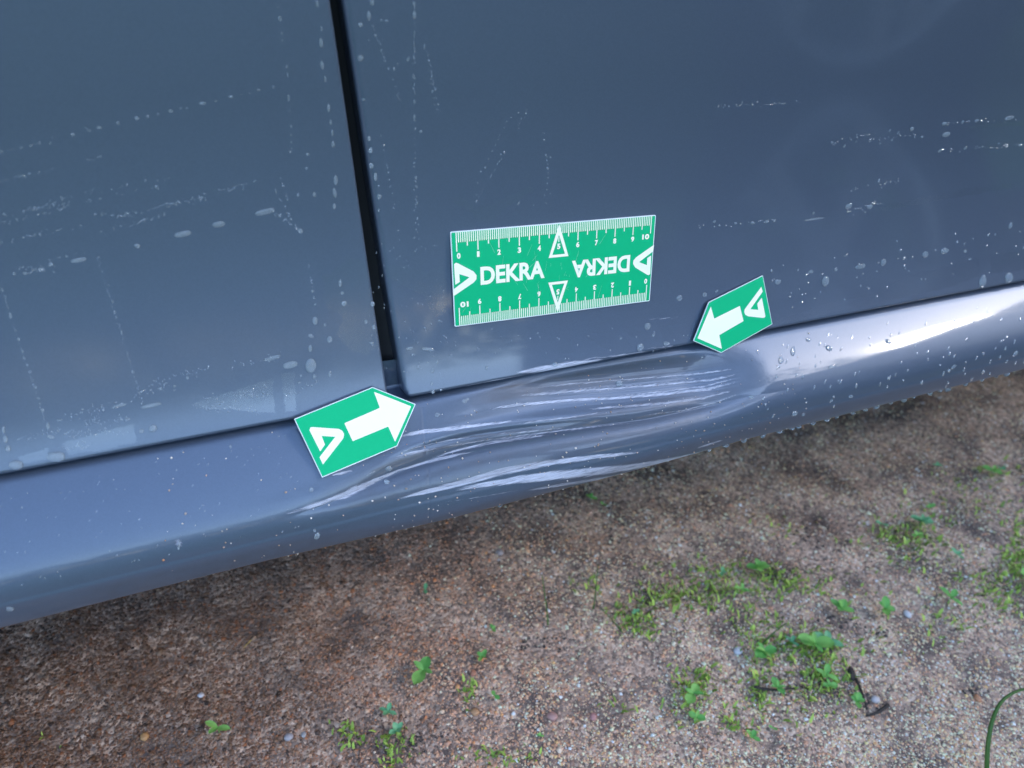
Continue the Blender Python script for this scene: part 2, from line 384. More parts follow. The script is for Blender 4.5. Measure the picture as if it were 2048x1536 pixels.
# --- sill with its dent
SILL_STROKES = [
    ([(790, 1000), (850, 985), (930, 965), (1000, 945), (1100, 926), (1200, 912), (1285, 903)], [4, 12, 18, 20, 16, 12, 5], .95),
    ([(900, 982), (960, 970), (1040, 957), (1150, 944), (1250, 932), (1320, 920), (1400, 905), (1425, 897)], [5, 12, 22, 28, 26, 20, 12, 4], .95),
    ([(1040, 978), (1130, 963), (1230, 946), (1340, 921)], [3, 12, 14, 5], .8),
    ([(1390, 895), (1415, 888), (1445, 879)], [4, 9, 4], .8),
    ([(570, 1029), (620, 1015), (665, 1000), (690, 994), (722, 979), (750, 966), (800, 946), (850, 932), (900, 918), (965, 904)], [5, 11, 10, 17, 17, 12, 6, 6, 6, 3], 1.),
    ([(682, 997), (700, 985), (718, 973)], [6, 14, 4], .9),
    ([(662, 951), (685, 947), (708, 941)], [3, 7, 3], .9),
    ([(733, 952), (752, 945)], [3, 4], .7),
    ([(800, 873), (850, 863), (900, 859), (970, 851), (1050, 841)], [5, 11, 8, 6, 4], .9),
    ([(815, 868), (860, 861), (920, 853), (1000, 846)], [3, 5, 4, 3], .7),
    ([(1040, 850), (1100, 843), (1160, 836), (1215, 826)], [3, 6, 5, 3], .7),
    ([(780, 922), (850, 905), (920, 893), (1000, 883), (1100, 871), (1200, 859), (1300, 849)], [3, 4, 4, 3, 4, 3, 2], .7),
    ([(800, 905), (850, 893), (905, 882), (960, 876)], [3, 4, 4, 2], .6),
    ([(790, 915), (830, 906), (865, 900)], [3, 5, 3], .8),
    ([(870, 920), (930, 903), (1000, 889), (1060, 880), (1110, 874)], [4, 6, 6, 5, 3], .85),
    ([(1000, 872), (1060, 868), (1150, 860)], [3, 5, 3], .6),
    ([(1070, 776), (1150, 767), (1250, 759), (1350, 752), (1420, 746), (1477, 737)], [3, 5, 4, 5, 6, 4], .75),
    ([(1045, 791), (1100, 786), (1200, 779), (1350, 769), (1440, 760), (1480, 749)], [5, 9, 6, 5, 7, 5], .75),
    ([(1090, 783), (1200, 775), (1320, 768), (1430, 755)], [3, 3, 3, 3], .5),
    ([(980, 819), (1040, 810), (1150, 801), (1250, 797), (1350, 790), (1430, 780), (1478, 765)], [4, 9, 8, 8, 9, 9, 5], .85),
    ([(1250, 793), (1340, 785), (1420, 775), (1480, 757)], [3, 4, 5, 4], .7),
    ([(1185, 820), (1250, 816), (1350, 808), (1420, 799), (1472, 783)], [4, 7, 6, 7, 4], .8),
    ([(1290, 836), (1380, 826), (1440, 810), (1482, 790)], [2, 4, 4, 3], .65),
    ([(1220, 731), (1260, 727), (1300, 721)], [2, 5, 2], .4),
    ([(1480, 690), (1520, 676), (1560, 660)], [2, 5, 3], .35),
    ([(355, 1080), (358, 1095)], [5, 5], .8),
    ([(880, 1003), (960, 990), (1040, 975)], [2, 3, 2], .5),
]
def build_sill():
    xf = np.arange(-.175, .135, .00042)
    xs = np.concatenate([np.linspace(-.75, -.24, 12), np.arange(-.235, -.176, .002), xf, np.arange(.137, .26, .002), np.linspace(.265, .795, 20)])
    ss = np.concatenate([np.linspace(-.028, -.017, 4), np.arange(-.016, -.004, .0006), np.arange(-.0038, .0662, .00035), np.linspace(.067, .110, 10)])
    X, S = np.meshgrid(xs, ss)
    y = np.interp(S, SS, SY); z = np.interp(S, SS, SZ); t = np.interp(S, SS, ST)
    D = np.zeros_like(X)                                            # inward push, metres
    def curve(pts, vals, sg=4.5):
        P = np.array([hit(a, b, 'sill') for a, b in pts]); i = np.argsort(P[:, 0])
        xu = np.arange(-.26, .30, .001); k = np.exp(-(np.arange(-24, 25) / sg) ** 2 / 2); k /= k.sum()
        cu = np.interp(xu, P[i, 0], P[i, 1]); du = np.interp(xu, P[i, 0], np.array(vals)[i], left=0, right=0)
        cu = np.convolve(np.pad(cu, 24, mode='edge'), k, 'valid'); du = np.convolve(np.pad(du, 24), k, 'valid')
        return np.interp(xs, xu, cu)[None, :] + 0 * X, np.interp(xs, xu, du)[None, :] + 0 * X
    def sm(a): a = np.clip(a, 0, 1); return a * a * (3 - 2 * a)
    # broad push of the face
    c, d = curve([(640, 960), (760, 925), (900, 870), (1000, 835), (1100, 805), (1250, 780), (1400, 760), (1450, 752), (1520, 735)], [0, 1.5, 3.2, 5.2, 7.6, 9.2, 8.6, 5.0, 0])
    up_w, dn_w = .0125, .017
    q = S - c; g = np.exp(-np.where(q < 0, (q / up_w) ** 2, (q / dn_w) ** 2)); D += d * .001 * g
    # upper hollow just under the door edge
    c, d = curve([(930, 800), (1050, 768), (1150, 755), (1300, 735), (1400, 722), (1470, 715)], [0, 1.6, 2.3, 2.2, 1.2, 0])
    q = S - c; D += d * .001 * np.exp(-(q / .006) ** 2)
    # folded crease
    c, d = curve([(560, 1040), (650, 1012), (720, 985), (800, 950), (900, 912), (1000, 886), (1150, 864), (1300, 846), (1430, 818), (1500, 795), (1600, 775)], [0, .9, 2.0, 3.1, 3.8, 4.0, 4.0, 3.6, 2.6, 1.0, 0])
    q = S - c; D += d * .001 * np.exp(-np.abs(q / np.where(q < 0, .0050, .0026)) ** 1.15)
    c, d = curve([(760, 925), (850, 895), (950, 872), (1050, 860), (1200, 842)], [0, .5, .8, .6, 0])
    q = S - c; D += d * .001 * np.exp(-np.abs(q / .0016) ** 1.6)
    # ridge pressed outwards above the crease
    c, d = curve([(700, 960), (800, 905), (900, 868), (1050, 845), (1200, 832), (1350, 812), (1450, 790)], [0, .7, 1.1, 1.3, 1.4, 1.1, 0])
    q = S - c; D -= d * .001 * np.exp(-(q / .0035) ** 2)
    # scrape ripples near the blunt end
    c, d = curve([(1020, 800), (1150, 790), (1300, 778), (1440, 762), (1485, 752)], [0, .5, .8, 1, 0])
    q = S - c; D += d * .00007 * np.sin(q / .0021 * 2 * pi) * np.exp(-(q / .008) ** 2)
    # lower part bowed out a little
    c, d = curve([(560, 1110), (750, 1070), (900, 1025), (1050, 985), (1250, 935), (1400, 895), (1500, 870)], [0, 1.2, 2.2, 2.0, 1.6, .8, 0])
    q = S - c; D -= d * .001 * np.exp(-(q / .011) ** 2)
    # seam
    P = np.array([hit(845, 815, 'sill'), hit(852, 1045, 'sill')])
    sx = np.interp(S, P[:, 1], P[:, 0]); D += .0001 * np.exp(-((X - sx) / .0005) ** 2) * ((S > .002) & (S < .06))
    # broad panel waviness
    D += .00006 * np.sin(X * 41 + S * 60)
    D *= sm((S + .012) / .010)
    fade = np.cos(np.clip(t, -.9, 1.2))
    P3 = np.stack([X, y + np.cos(t * .7) * D, z - np.sin(t * .7) * D], -1)
    nr, nc = X.shape
    # the open ends are capped
    me = npmesh('sill', P3.reshape(-1, 3), gridfaces(nr, nc))
    xr, sr = X.ravel(), S.ravel()
    fattr(me, 'scuff', stroke_mask(xr, sr, SILL_STROKES, 'sill'))
    fattr(me, 'mud', stroke_mask(xr, sr, [([(640, 1010), (800, 965), (950, 915), (1100, 880), (1300, 840), (1470, 790)], [50, 130, 170, 170, 150, 60], .30), ([(950, 800), (1100, 765), (1300, 735), (1460, 720)], [30, 60, 70, 30], .35), ([(0, 1232), (300, 1165), (600, 1092), (840, 1045), (1040, 990), (1400, 890), (1700, 812), (2040, 728)], [50, 50, 50, 50, 50, 45, 40, 30], .4), ([(735, 950), (780, 932), (860, 905), (960, 884)], [6, 14, 9, 3], .55), ([(900, 880), (1000, 872), (1200, 852), (1400, 826)], [2, 5, 6, 2], .45),
                                          ([(985, 772), (1020, 768), (1060, 762)], [6, 9, 4], .6), ([(1000, 780), (1100, 757), (1200, 740)], [3, 5, 3], .5)], 'sill'))
    o = link('sill', me, car, PAINT); o['label'] = 'grey-blue sill, crushed inwards and scraped pale below the door with the ruler'
    def surf(x, s):
        yy = float(np.interp(s, SS, SY)); zz = float(np.interp(s, SS, SZ)); tt = float(np.interp(s, SS, ST))
        i = int(np.clip(np.searchsorted(xs, x), 0, nc - 1)); j = int(np.clip(np.searchsorted(ss, s), 0, nr - 1))
        dd = float(D[j, i]); j2 = min(j + 4, nr - 1); j1 = max(j - 4, 0)
        tn = Vector(P3[j2, i] - P3[j1, i]); i2 = min(i + 3, nc - 1); i1 = max(i - 3, 0); tx = Vector(P3[j, i2] - P3[j, i1])
        nrm = tn.cross(tx).normalized()
        if nrm.y > 0 and abs(nrm.z) < .9: nrm = -nrm
        return Vector((x, yy + cos(tt * .7) * dd, zz - sin(tt * .7) * dd)), nrm
    return surf
sill_surf = build_sill()

def door_surf(x, s):
    t = float(np.interp(s, DS, DT))
    return Vector((x, float(np.interp(s, DS, DY)), float(np.interp(s, DS, DZ)))), Vector((0, -cos(t), sin(t)))

# --- jamb behind the gap, underbody, body shell, windows, wheels (out of frame but there)
jx, js = float(eL(0)), 0
rows = []
for s in np.linspace(-.62, D_END - .010, 40):
    p, n = door_surf(0, s); xl = float(eL(s)); rows.append([(xl - .03, p.y - n.y * .017, p.z - n.z * .017), (xl + .004, p.y - n.y * .017, p.z - n.z * .017), (xl + .010, p.y - n.y * .012, p.z - n.z * .012), (xl + .04, p.y - n.y * .012, p.z - n.z * .012)])
me = npmesh('door_seal', np.array(rows).reshape(-1, 3), gridfaces(40, 4)); link('door_seal', me, car, BLACK)
zb = float(SZ[-1])
bm = bmesh.new(); box_bm(bm, -2.1, 2.0, .02, .07, .215, .30); box_bm(bm, -2.1, 2.0, .072, 1.72, .088, .298); bm_obj('underbody', bm, car, UNDER)
bm = bmesh.new(); box_bm(bm, -2.1, 2.0, .045, 1.70, .302, .86); bm_obj('body_shell', bm, car, UNDER)
ytop, ztop = DY[0], DZ[0]
def slab(name, pts_lo, pts_hi, mat):
    V = [Vector(p) for p in pts_lo + pts_hi]; n = len(pts_lo)
    bm = bmesh.new(); vs = [bm.verts.new(v) for v in V]
    for i in range(n): bm.faces.new((vs[i], vs[(i + 1) % n], vs[n + (i + 1) % n], vs[n + i]))
    bm.faces.new(vs[:n]); bm.faces.new(vs[n:])
    return bm_obj(name, bm, car, mat)
ct = ztop
slab('side_window', [(-.7, ytop + .012, ct - .01), (.78, ytop + .012, ct - .01), (.78, ytop + .03, ct - .01), (-.7, ytop + .03, ct - .01)],
     [(-.6, ytop + .19, ct + .42), (.7, ytop + .19, ct + .42), (.7, ytop + .21, ct + .42), (-.6, ytop + .21, ct + .42)], GLASSY)
slab('roof', [(-.9, ytop + .18, ct + .425), (1.1, ytop + .18, ct + .425), (1.1, 1.5, ct + .425), (-.9, 1.5, ct + .425)],
     [(-.8, ytop + .25, ct + .48), (1.0, ytop + .25, ct + .48), (1.0, 1.42, ct + .48), (-.8, 1.42, ct + .48)], PAINT)
def lathe(bm, prof, cx, cy, cz, n=40):
    """profile (radius, y) revolved about a Y axis"""
    rings = [[bm.verts.new((cx + r * cos(2 * pi * k / n), cy + yy, cz + r * sin(2 * pi * k / n))) for k in range(n)] for r, yy in prof]
    for a, b in zip(rings[:-1], rings[1:]):
        for k in range(n): bm.faces.new((a[k], a[(k + 1) % n], b[(k + 1) % n], b[k]))
def wheel(parent, x, y, r=.325, out=-1):
    w = empty('wheel'); w.parent = parent; w.location = (x, y, r)
    bm = bmesh.new(); lathe(bm, [(r * .66, 0 if out < 0 else .0), (r * .70, .008 * out), (r * .86, .022 * out), (r * .97, .010 * out), (r, -.02 * out), (r, -.16 * out), (r * .95, -.19 * out), (r * .66, -.18 * out)], 0, 0, 0); bm_obj('tyre', bm, w, TYRE, True)
    bm = bmesh.new(); lathe(bm, [(r * .67, -.002 * out), (r * .645, .006 * out), (r * .62, -.004 * out), (r * .60, -.06 * out), (r * .60, -.17 * out)], 0, 0, 0)
    for k in range(5):
        for dv in (-.16, .16):
            th = 2 * pi * k / 5 + .3
            a0, a1 = th + dv * .5, th + dv
            p0 = Vector((cos(a0) * r * .10, 0, sin(a0) * r * .10)); p1 = Vector((cos(a1) * r * .64, 0, sin(a1) * r * .64)); d = (p1 - p0).normalized(); sd = Vector((-d.z, 0, d.x)) * r * .05
            vs = [bm.verts.new(p) for p in (p0 - sd + Vector((0, .004 * out, 0)), p0 + sd + Vector((0, .004 * out, 0)), p1 + sd, p1 - sd, p0 - sd + Vector((0, -.03 * out, 0)), p0 + sd + Vector((0, -.03 * out, 0)), p1 + sd + Vector((0, -.03 * out, 0)), p1 - sd + Vector((0, -.03 * out, 0)))]
            for f in ((0, 1, 2, 3), (7, 6, 5, 4), (0, 4, 5, 1), (1, 5, 6, 2), (2, 6, 7, 3), (3, 7, 4, 0)): bm.faces.new([vs[i] for i in f])
    lathe(bm, [(.001, .006 * out), (r * .10, .005 * out), (r * .13, -.02 * out)], 0, 0, 0, 20)
    bm_obj('rim', bm, w, ALLOY, False)
    return w
wheel(car, 1.18, .05); wheel(car, -1.60, .05)
def quarter(name, x0, x1, wx, label):
    xs_ = np.linspace(x0, x1, 70); V = []
    for x in xs_:
        dx = abs(x - wx); zl = .335 + math.sqrt(max(.385 ** 2 - dx ** 2, 0)) if dx < .385 else 0
        sl = D_END if zl < DZ[-1] else float(np.interp(-zl, -DZ, DS))
        for q in np.linspace(DS[0], sl, 40): V.append((x, float(np.interp(q, DS, DY)), float(np.interp(q, DS, DZ))))
        q = V[-1]; V.append((q[0], q[1] + .015, q[2] + .002)); V.append((q[0], q[1] + .06, q[2] + .002))
    me = npmesh(name, np.array(V), gridfaces(70, 42)[:, ::-1])
    for a in ('scuff', 'mud'): fattr(me, a, np.zeros(len(V)))
    o = link(name, me, car, PAINT); o['label'] = label
quarter('quarter_panel', .786, 2.0, 1.18, 'plain body panel over the wheel past the ruler\'s door'); quarter('fender', -2.1, -.728, -1.60, 'plain body panel over the wheel past the plain door')

# ------------------------------------------------------------------ magnetic ruler and arrows
GREEN = simple('green_print', (.0, .43, .175), .5, spec=.2, noise=.05, nscale=900)
WHITE = simple('white_film', (.90, .88, .73), .5, spec=.4)
EDGEW = simple('white_core', (.80, .83, .84), .5)
MAGNET = simple('black_magnet', (.015, .015, .016), .7)

def prism(name, poly, z0, z1, parent, mat, holes=None):
    bm = bmesh.new()
    lo = [bm.verts.new((x, y, z0)) for x, y in poly]; hi = [bm.verts.new((x, y, z1)) for x, y in poly]; n = len(poly)
    bm.faces.new(hi); bm.faces.new(lo[::-1])
    for i in range(n): bm.faces.new((lo[i], lo[(i + 1) % n], hi[(i + 1) % n], hi[i]))
    return bm_obj(name, bm, parent, mat)

def round_poly(P, rads, k=4):
    """fillet the corners of a polygon"""
    out = []; n = len(P)
    rads = rads if hasattr(rads, '__len__') else [rads] * n
    for i in range(n):
        p, a, b = Vector(P[i]), Vector(P[i - 1]), Vector(P[(i + 1) % n]); r = rads[i]
        if r <= 0: out.append(tuple(p)); continue
        d1, d2 = (a - p), (b - p); m = min(d1.length, d2.length) * .45; r = min(r, m)
        q1, q2 = p + d1.normalized() * r, p + d2.normalized() * r
        for j in range(k + 1):
            u = j / k; out.append(tuple(q1 * (1 - u) ** 2 + p * 2 * u * (1 - u) + q2 * u * u))
    return out

def inset_poly(P, d):
    n = len(P); c = sum((Vector(p) for p in P), Vector((0, 0))) / n; out = []
    area = sum(P[i - 1][0] * P[i][1] - P[i][0] * P[i - 1][1] for i in range(n)); sg = 1 if area > 0 else -1
    for i in range(n):
        p, a, b = Vector(P[i]), Vector(P[i - 1]), Vector(P[(i + 1) % n])
        e1 = (p - a).normalized(); e2 = (b - p).normalized(); n1 = Vector((-e1.y, e1.x)) * sg; n2 = Vector((-e2.y, e2.x)) * sg
        m = (n1 + n2); m = m / max(m.dot(n1), .2); out.append(tuple(p + m * d))
    return out

def plate_frame(origin, tdeg, spin=0.):
    """axes on a plane whose normal is tilted up by tdeg; spin turns in-plane"""
    t = R(tdeg); n = Vector((0, -cos(t), sin(t))); ex = Vector((1, 0, 0)); ey = n.cross(ex)
    ax = ex * cos(spin) + ey * sin(spin); ay = n.cross(ax)
    return Matrix(((ax.x, ay.x, n.x, origin[0]), (ax.y, ay.y, n.y, origin[1]), (ax.z, ay.z, n.z, origin[2]), (0, 0, 0, 1)))

def on_plate(M4, px, py, h=0.):
    n = M4.to_3x3() @ Vector((0, 0, 1)); o = M4.translation + n * h; d = Vector(ray(px, py)); c = Vector(CAM)
    p = c + d * ((o - c).dot(n) / d.dot(n)); l = M4.inverted() @ p
    return (l.x, l.y)

def text_mesh(name, txt, box, parent, mat, z, dz=.00006, bold=.03, rot=0.):
    """lettering fitted into a box (x0, y0, x1, y1) lying flat on the plate"""
    cu = bpy.data.curves.new(name, 'FONT'); cu.body = txt; cu.size = 1; cu.offset = bold; cu.resolution_u = 4; cu.extrude = 0
    tmp = bpy.data.objects.new(name + '_tmp', cu); COL.objects.link(tmp)
    dg = bpy.context.evaluated_depsgraph_get(); dg.update()
    me = bpy.data.meshes.new_from_object(tmp.evaluated_get(dg))
    bpy.data.objects.remove(tmp); bpy.data.curves.remove(cu)
    co = np.zeros(len(me.vertices) * 3); me.vertices.foreach_get('co', co); co = co.reshape(-1, 3)
    lo, hi = co.min(0), co.max(0); x0, y0, x1, y1 = box
    co[:, 0] = (co[:, 0] - (lo[0] + hi[0]) / 2) / (hi[0] - lo[0]) * (x1 - x0); co[:, 1] = (co[:, 1] - (lo[1] + hi[1]) / 2) / (hi[1] - lo[1]) * (y1 - y0); co[:, 2] = 0
    c, s = cos(rot), sin(rot); xy = co[:, :2] @ np.array([[c, s], [-s, c]]); co[:, 0] = xy[:, 0] + (x0 + x1) / 2; co[:, 1] = xy[:, 1] + (y0 + y1) / 2; co[:, 2] = z + dz
    me.vertices.foreach_set('co', co.astype(np.float32).ravel()); me.update()
    return me

# --- the ruler
xd = MC @ np.array([.9396, -.1436, .3108]); spin = math.atan2(float(np.dot(xd, [0, sin(TILT), cos(TILT)])), xd[0])
RM = plate_frame((0, -.0013 * cos(TILT), ZR + .0013 * sin(TILT)), 14, spin)
ruler = empty('ruler'); ruler.matrix_world = RM
tag(ruler, 'green and white ten centimetre magnetic ruler stuck on the car door', 'ruler')
RW, RH = .105, .0436
rect = [(-RW / 2, -RH / 2), (RW / 2, -RH / 2), (RW / 2, RH / 2), (-RW / 2, RH / 2)]
prism('magnet_sheet', round_poly(inset_poly(rect, .0001), .0006), -.0006, .0000, ruler, MAGNET)
prism('white_board', round_poly(rect, .0007), .00001, .00055, ruler, EDGEW)
prism('green_face', round_poly(inset_poly(rect, .00042), .0005), .00056, .00066, ruler, GREEN)
ZF = .00067
def quad(bm, x0, x1, y0, y1, z, f=None):
    P = [(x0, y0), (x1, y0), (x1, y1), (x0, y1)]
    if f: P = [f(p) for p in P]
    lo = [bm.verts.new((x, y, z)) for x, y in P]; bm.faces.new(lo)
def half(side):
    f = (lambda p: p) if side > 0 else (lambda p: (-p[0], -p[1]))
    rot = 0 if side > 0 else pi
    # graduation lines, one millimetre apart
    top = RH / 2 - .00042
    bm = bmesh.new()
    for i in range(101):
        x = -.050 + i * .001
        ln = .0084 if i % 10 == 0 else .0062 if i % 5 == 0 else .0044
        w = .00021 if i % 5 else .00024
        if i in (49, 51): ln = .0030
        if i == 50: continue
        quad(bm, x - w, x + w, top - ln, top, ZF + .00004, f)
    quad(bm, -.00022, .00022, top - .0084, top - .0062, ZF + .00004, f)
    bm_obj('graduation_lines', bm, ruler, WHITE)
    for k in range(11):
        txt = str(k); w = .0017 if k < 10 else .0040; 
        if k == 1: w = .0012
        cx = -.050 + k * .010 + (.0008 if k == 0 else -.0026 if k == 10 else 0); cy = top - .0104
        if k == 10: cy = top - .0098
        cx, cy = f((cx, cy))
        me = text_mesh('numeral', txt, (cx - w / 2, cy - .0013, cx + w / 2, cy + .0013), ruler, WHITE, ZF, bold=.045, rot=rot)
        link('numeral', me, ruler, WHITE)
    # pointer triangle at the middle
    ap, bw, bh = top + .0001, .0052, .0156
    outer = [(0, ap), (-bw, ap - bh), (bw, ap - bh)]; inner = [(0, ap - .0052), (-bw + .0019, ap - bh + .0013), (bw - .0019, ap - bh + .0013)]
    bm = bmesh.new(); o3 = [bm.verts.new((*f(p), ZF + .00012)) for p in outer]; i3 = [bm.verts.new((*f(p), ZF + .00012)) for p in inner]
    for i in range(3): bm.faces.new((o3[i], o3[(i + 1) % 3], i3[(i + 1) % 3], i3[i]))
    bm_obj('pointer_triangle', bm, ruler, WHITE)
    # emblem and lettering
    zx = lambda x, y: on_plate(RM, 870 + x / 4.3574, 410 + y / 4.3574, ZF)
    lg = [(177, 695), (165, 515), (182, 503), (200, 508), (335, 578), (362, 612), (362, 645), (338, 674), (158, 797), (160, 736), (300, 630), (212, 602), (216, 670)]
    P = [f(zx(*p)) for p in lg]
    bm = bmesh.new(); bm.faces.new([bm.verts.new((x, y, ZF + .00006)) for x, y in P]); bm_obj('emblem', bm, ruler, WHITE)
    a = zx(398, 692); b = zx(955, 640); c = zx(905, 487)
    x0, y0 = a[0], (a[1] + b[1]) / 2; x1, y1 = b[0], c[1]
    q0, q1 = f((x0, y0)), f((x1, y1))
    bx = (min(q0[0], q1[0]), min(q0[1], q1[1]), max(q0[0], q1[0]), max(q0[1], q1[1]))
    link('lettering', text_mesh('lettering', 'DEKRA', bx, ruler, WHITE, ZF, bold=.035, rot=rot), ruler, WHITE)
half(1); half(-1)
bm = bmesh.new(); rs = random.Random(5)
for k in range(46):
    cx, cy = (rs.gauss(.0, .009), rs.gauss(-.001, .005)) if k < 26 else (rs.gauss(-.014, .003), rs.uniform(-.014, .012)) if k < 34 else (rs.uniform(-.05, .05), rs.uniform(-.02, .02))
    an = rs.gauss(1.5, .5); L = rs.uniform(.0004, .0016) if k < 26 else rs.uniform(.0006, .004); w = rs.uniform(.00004, .00009)
    dx, dy = cos(an) * L, sin(an) * L; nx, ny = -sin(an) * w, cos(an) * w
    bm.faces.new([bm.verts.new((cx + a * dx + b_ * nx, cy + a * dy + b_ * ny, ZF + .00016)) for a, b_ in ((-1, -1), (1, -.3), (1, .3), (-1, 1))])
bm_obj('scratches', bm, ruler, simple('worn_print', (.25, .62, .42), .6))['kind'] = 'stuff'

# --- two arrows
def arrow(label, off, sc_, outline, arrow_pts, logo, top, bot, lift):
    px = lambda p: (off[0] + p[0] / sc_, off[1] + p[1] / sc_)
    pu, _ = door_surf(*hit(*px(outline[top]), 'door')); pl, _ = sill_surf(*hit(*px(outline[bot]), 'sill')); pl.x = pu.x = 0
    tdeg = math.degrees(math.atan2(pu.y - pl.y, pu.z - pl.z)); c = (pu + pl) / 2; print('arrow tilt', tdeg); n = Vector((0, -cos(R(tdeg)), sin(R(tdeg))))
    M4 = plate_frame(c + n * lift, tdeg)
    loc = lambda p, h=.0006: on_plate(M4, *px(p), h)
    ctr = Vector(loc(outline[0])) * 0
    pts = [Vector(loc(p)) for p in outline]; ctr = sum(pts, Vector((0, 0))) / len(pts)
    M4 = M4 @ Matrix.Translation((ctr.x, ctr.y, 0))
    root = empty('arrow_magnet'); root.matrix_world = M4; tag(root, label, 'arrow magnet', 'arrow magnets marking the damage')
    O = [loc(p) for p in outline]
    prism('magnet_sheet', inset_poly(O, .0001), -.0007, 0, root, MAGNET)
    prism('white_board', round_poly(O, .0003), .00001, .0005, root, EDGEW)
    prism('green_face', round_poly(inset_poly(O, .00033), .0002), .00051, .0006, root, GREEN)
    for nm, pl, rr in (('arrow_print', arrow_pts, .00035), ('emblem', logo, .0)):
        P = round_poly([loc(p) for p in pl], rr, 3)
        bm = bmesh.new(); bm.faces.new([bm.verts.new((x, y, .00066)) for x, y in P]); bm_obj(nm, bm, root, WHITE)
    return M4
arrow('green arrow magnet pointing at the sharp bottom corner of the ruler\'s door', (570, 760), 7.314,
      [(1280, 103), (1912, 353), (1643, 967), (543, 1428), (132, 570)],
      [(868, 632), (1388, 408), (1300, 172), (1845, 385), (1610, 905), (1510, 680), (990, 895)],
      [(515, 1045), (358, 735), (372, 694), (400, 688), (785, 715), (838, 742), (864, 790), (855, 850), (555, 1235), (505, 1130), (735, 832), (535, 818), (585, 945)],
      0, 3, .0014)
arrow('green arrow magnet beyond the pale scratches, pointing down at the dent', (1370, 540), 8.535,
      [(408, 548), (145, 1210), (620, 1415), (1493, 925), (1330, 92)],
      [(440, 622), (212, 1165), (628, 1345), (585, 1110), (998, 870), (935, 612), (498, 830)],
      [(1310, 470), (1372, 790), (1355, 812), (1330, 818), (1075, 790), (1025, 760), (1008, 715), (1018, 670), (1303, 285), (1325, 370), (1115, 668), (1250, 680), (1232, 575)],
      4, 2, .0014)

# ------------------------------------------------------------------ water drops
def dome(kind, ring=14, lev=5):
    V = [(0, 0, 1.)]; F = []
    for j in range(1, lev + 1):
        ph = pi / 2 * j / lev
        for k in range(ring):
            th = 2 * pi * k / ring; r = sin(ph) ** .85; x, y = r * cos(th), r * sin(th)
            if kind == 1: x = math.copysign(abs(x) ** .75, x); y = math.copysign(abs(y) ** .85, y)
            if kind == 2: x *= 1 - .28 * (y > 0) * y; y *= 1.05
            if kind == 3: x *= 1 + .12 * sin(3 * th + 1); y *= 1 + .10 * cos(2 * th)
            V.append((x, y, cos(ph) ** .8 if j < lev else -.02))
    for k in range(ring): F.append((0, 1 + k, 1 + (k + 1) % ring))
    for j in range(lev - 1):
        a = 1 + j * ring; b = a + ring
        for k in range(ring): F.append((a + k, b + k, b + (k + 1) % ring, a + (k + 1) % ring))
    F.append(tuple(1 + (lev - 1) * ring + k for k in range(ring))[::-1])
    me = npmesh('water_drop', V, F); me.materials.append(WATER); return me
DOMES = [dome(k) for k in range(4)]

def surf_at(which, x, s): return door_surf(x, s) if which == 'door' else sill_surf(x, s)

def place(which, px, py):
    """contact point, normal, and the 2x2 map from sheet metres to pixels"""
    x, s = hit(px, py, which); p, n = surf_at(which, x, s)
    e = .0005
    tx = Vector((1, 0, 0)); tx = (tx - n * tx.dot(n)).normalized(); ty = n.cross(tx)
    q0 = to_px(np.array(p)); J = np.stack([(to_px(np.array(p + tx * e)) - q0) / e, (to_px(np.array(p + ty * e)) - q0) / e], -1)
    return p, n, tx, ty, J

DG = {}
def drop(which, px, py, w, h=None, ang=0., key='', flat=.42):
    h = h or w
    p, n, tx, ty, J = place(which, px, py)
    Ji = np.linalg.inv(J); a = R(ang)
    va = Ji @ (np.array([cos(a), sin(a)]) * w / 2); vb = Ji @ (np.array([sin(a), -cos(a)]) * h / 2)
    la, lb = np.linalg.norm(va), np.linalg.norm(vb)
    ax = (tx * va[0] + ty * va[1]).normalized(); ay = n.cross(ax)
    elong = w / h > 1.7
    me = DOMES[1] if elong else (DOMES[2] if h / w > 1.5 else random.choice([DOMES[0], DOMES[0], DOMES[3]]))
    o = bpy.data.objects.new('water_drop', me); COL.objects.link(o)
    hz = min(la, lb) * flat * random.uniform(.85, 1.15)
    M3 = Matrix((ax * la, ay * lb, n * hz)).transposed(); o.matrix_world = Matrix.Translation(p) @ M3.to_4x4()
    lab, grp = LAB[key]; tag(o, lab, 'water drop', grp); DG.setdefault(key, []).append((o, px, py, w, h))
    return o
LAB = {
    'edge': ('water drop in the upright column along the gap, on the door without the ruler', 'drops lining the edge of the door without the ruler'),
    'row': ('small drop in the slanting upper row on the door without the ruler', 'upper slanting row of drops'),
    'line': ('tiny bead in the nearly upright bead lines on the door without the ruler', 'beads in upright lines'),
    'dash': ('long dash-shaped drop lying in a slanting row on the door without the ruler', 'dash-shaped drops'),
    'low': ('fat drop near the bottom edge of the door without the ruler', 'drops by the lower edge of the plain door'),
    'redge': ('round drop close to the gap, on the edge of the ruler\'s door', 'drops beside the gap on the ruler\'s door'),
    'rline': ('tiny bead in the upright bead lines above and beside the ruler', 'beads in lines beside the ruler'),
    'rdiag': ('tiny bead in the curved bead trails just above the ruler', 'bead trails above the ruler'),
    'rfar': ('small drop in the nearly level rows far beyond the ruler on its door', 'rows of drops beyond the ruler'),
    'rlow': ('drop just above the sill gap beyond the second arrow magnet', 'drops above the gap past the second arrow'),
    'rmid': ('drop on the door between the ruler and the scraped lower edge', 'drops below the ruler'),
    'sill': ('water drop sitting on the painted face of the sill', 'drops on the sill'),
    'hang': ('drop hanging from the underside edge of the sill', 'drops hanging under the sill'),
}
K = 700 / 2048
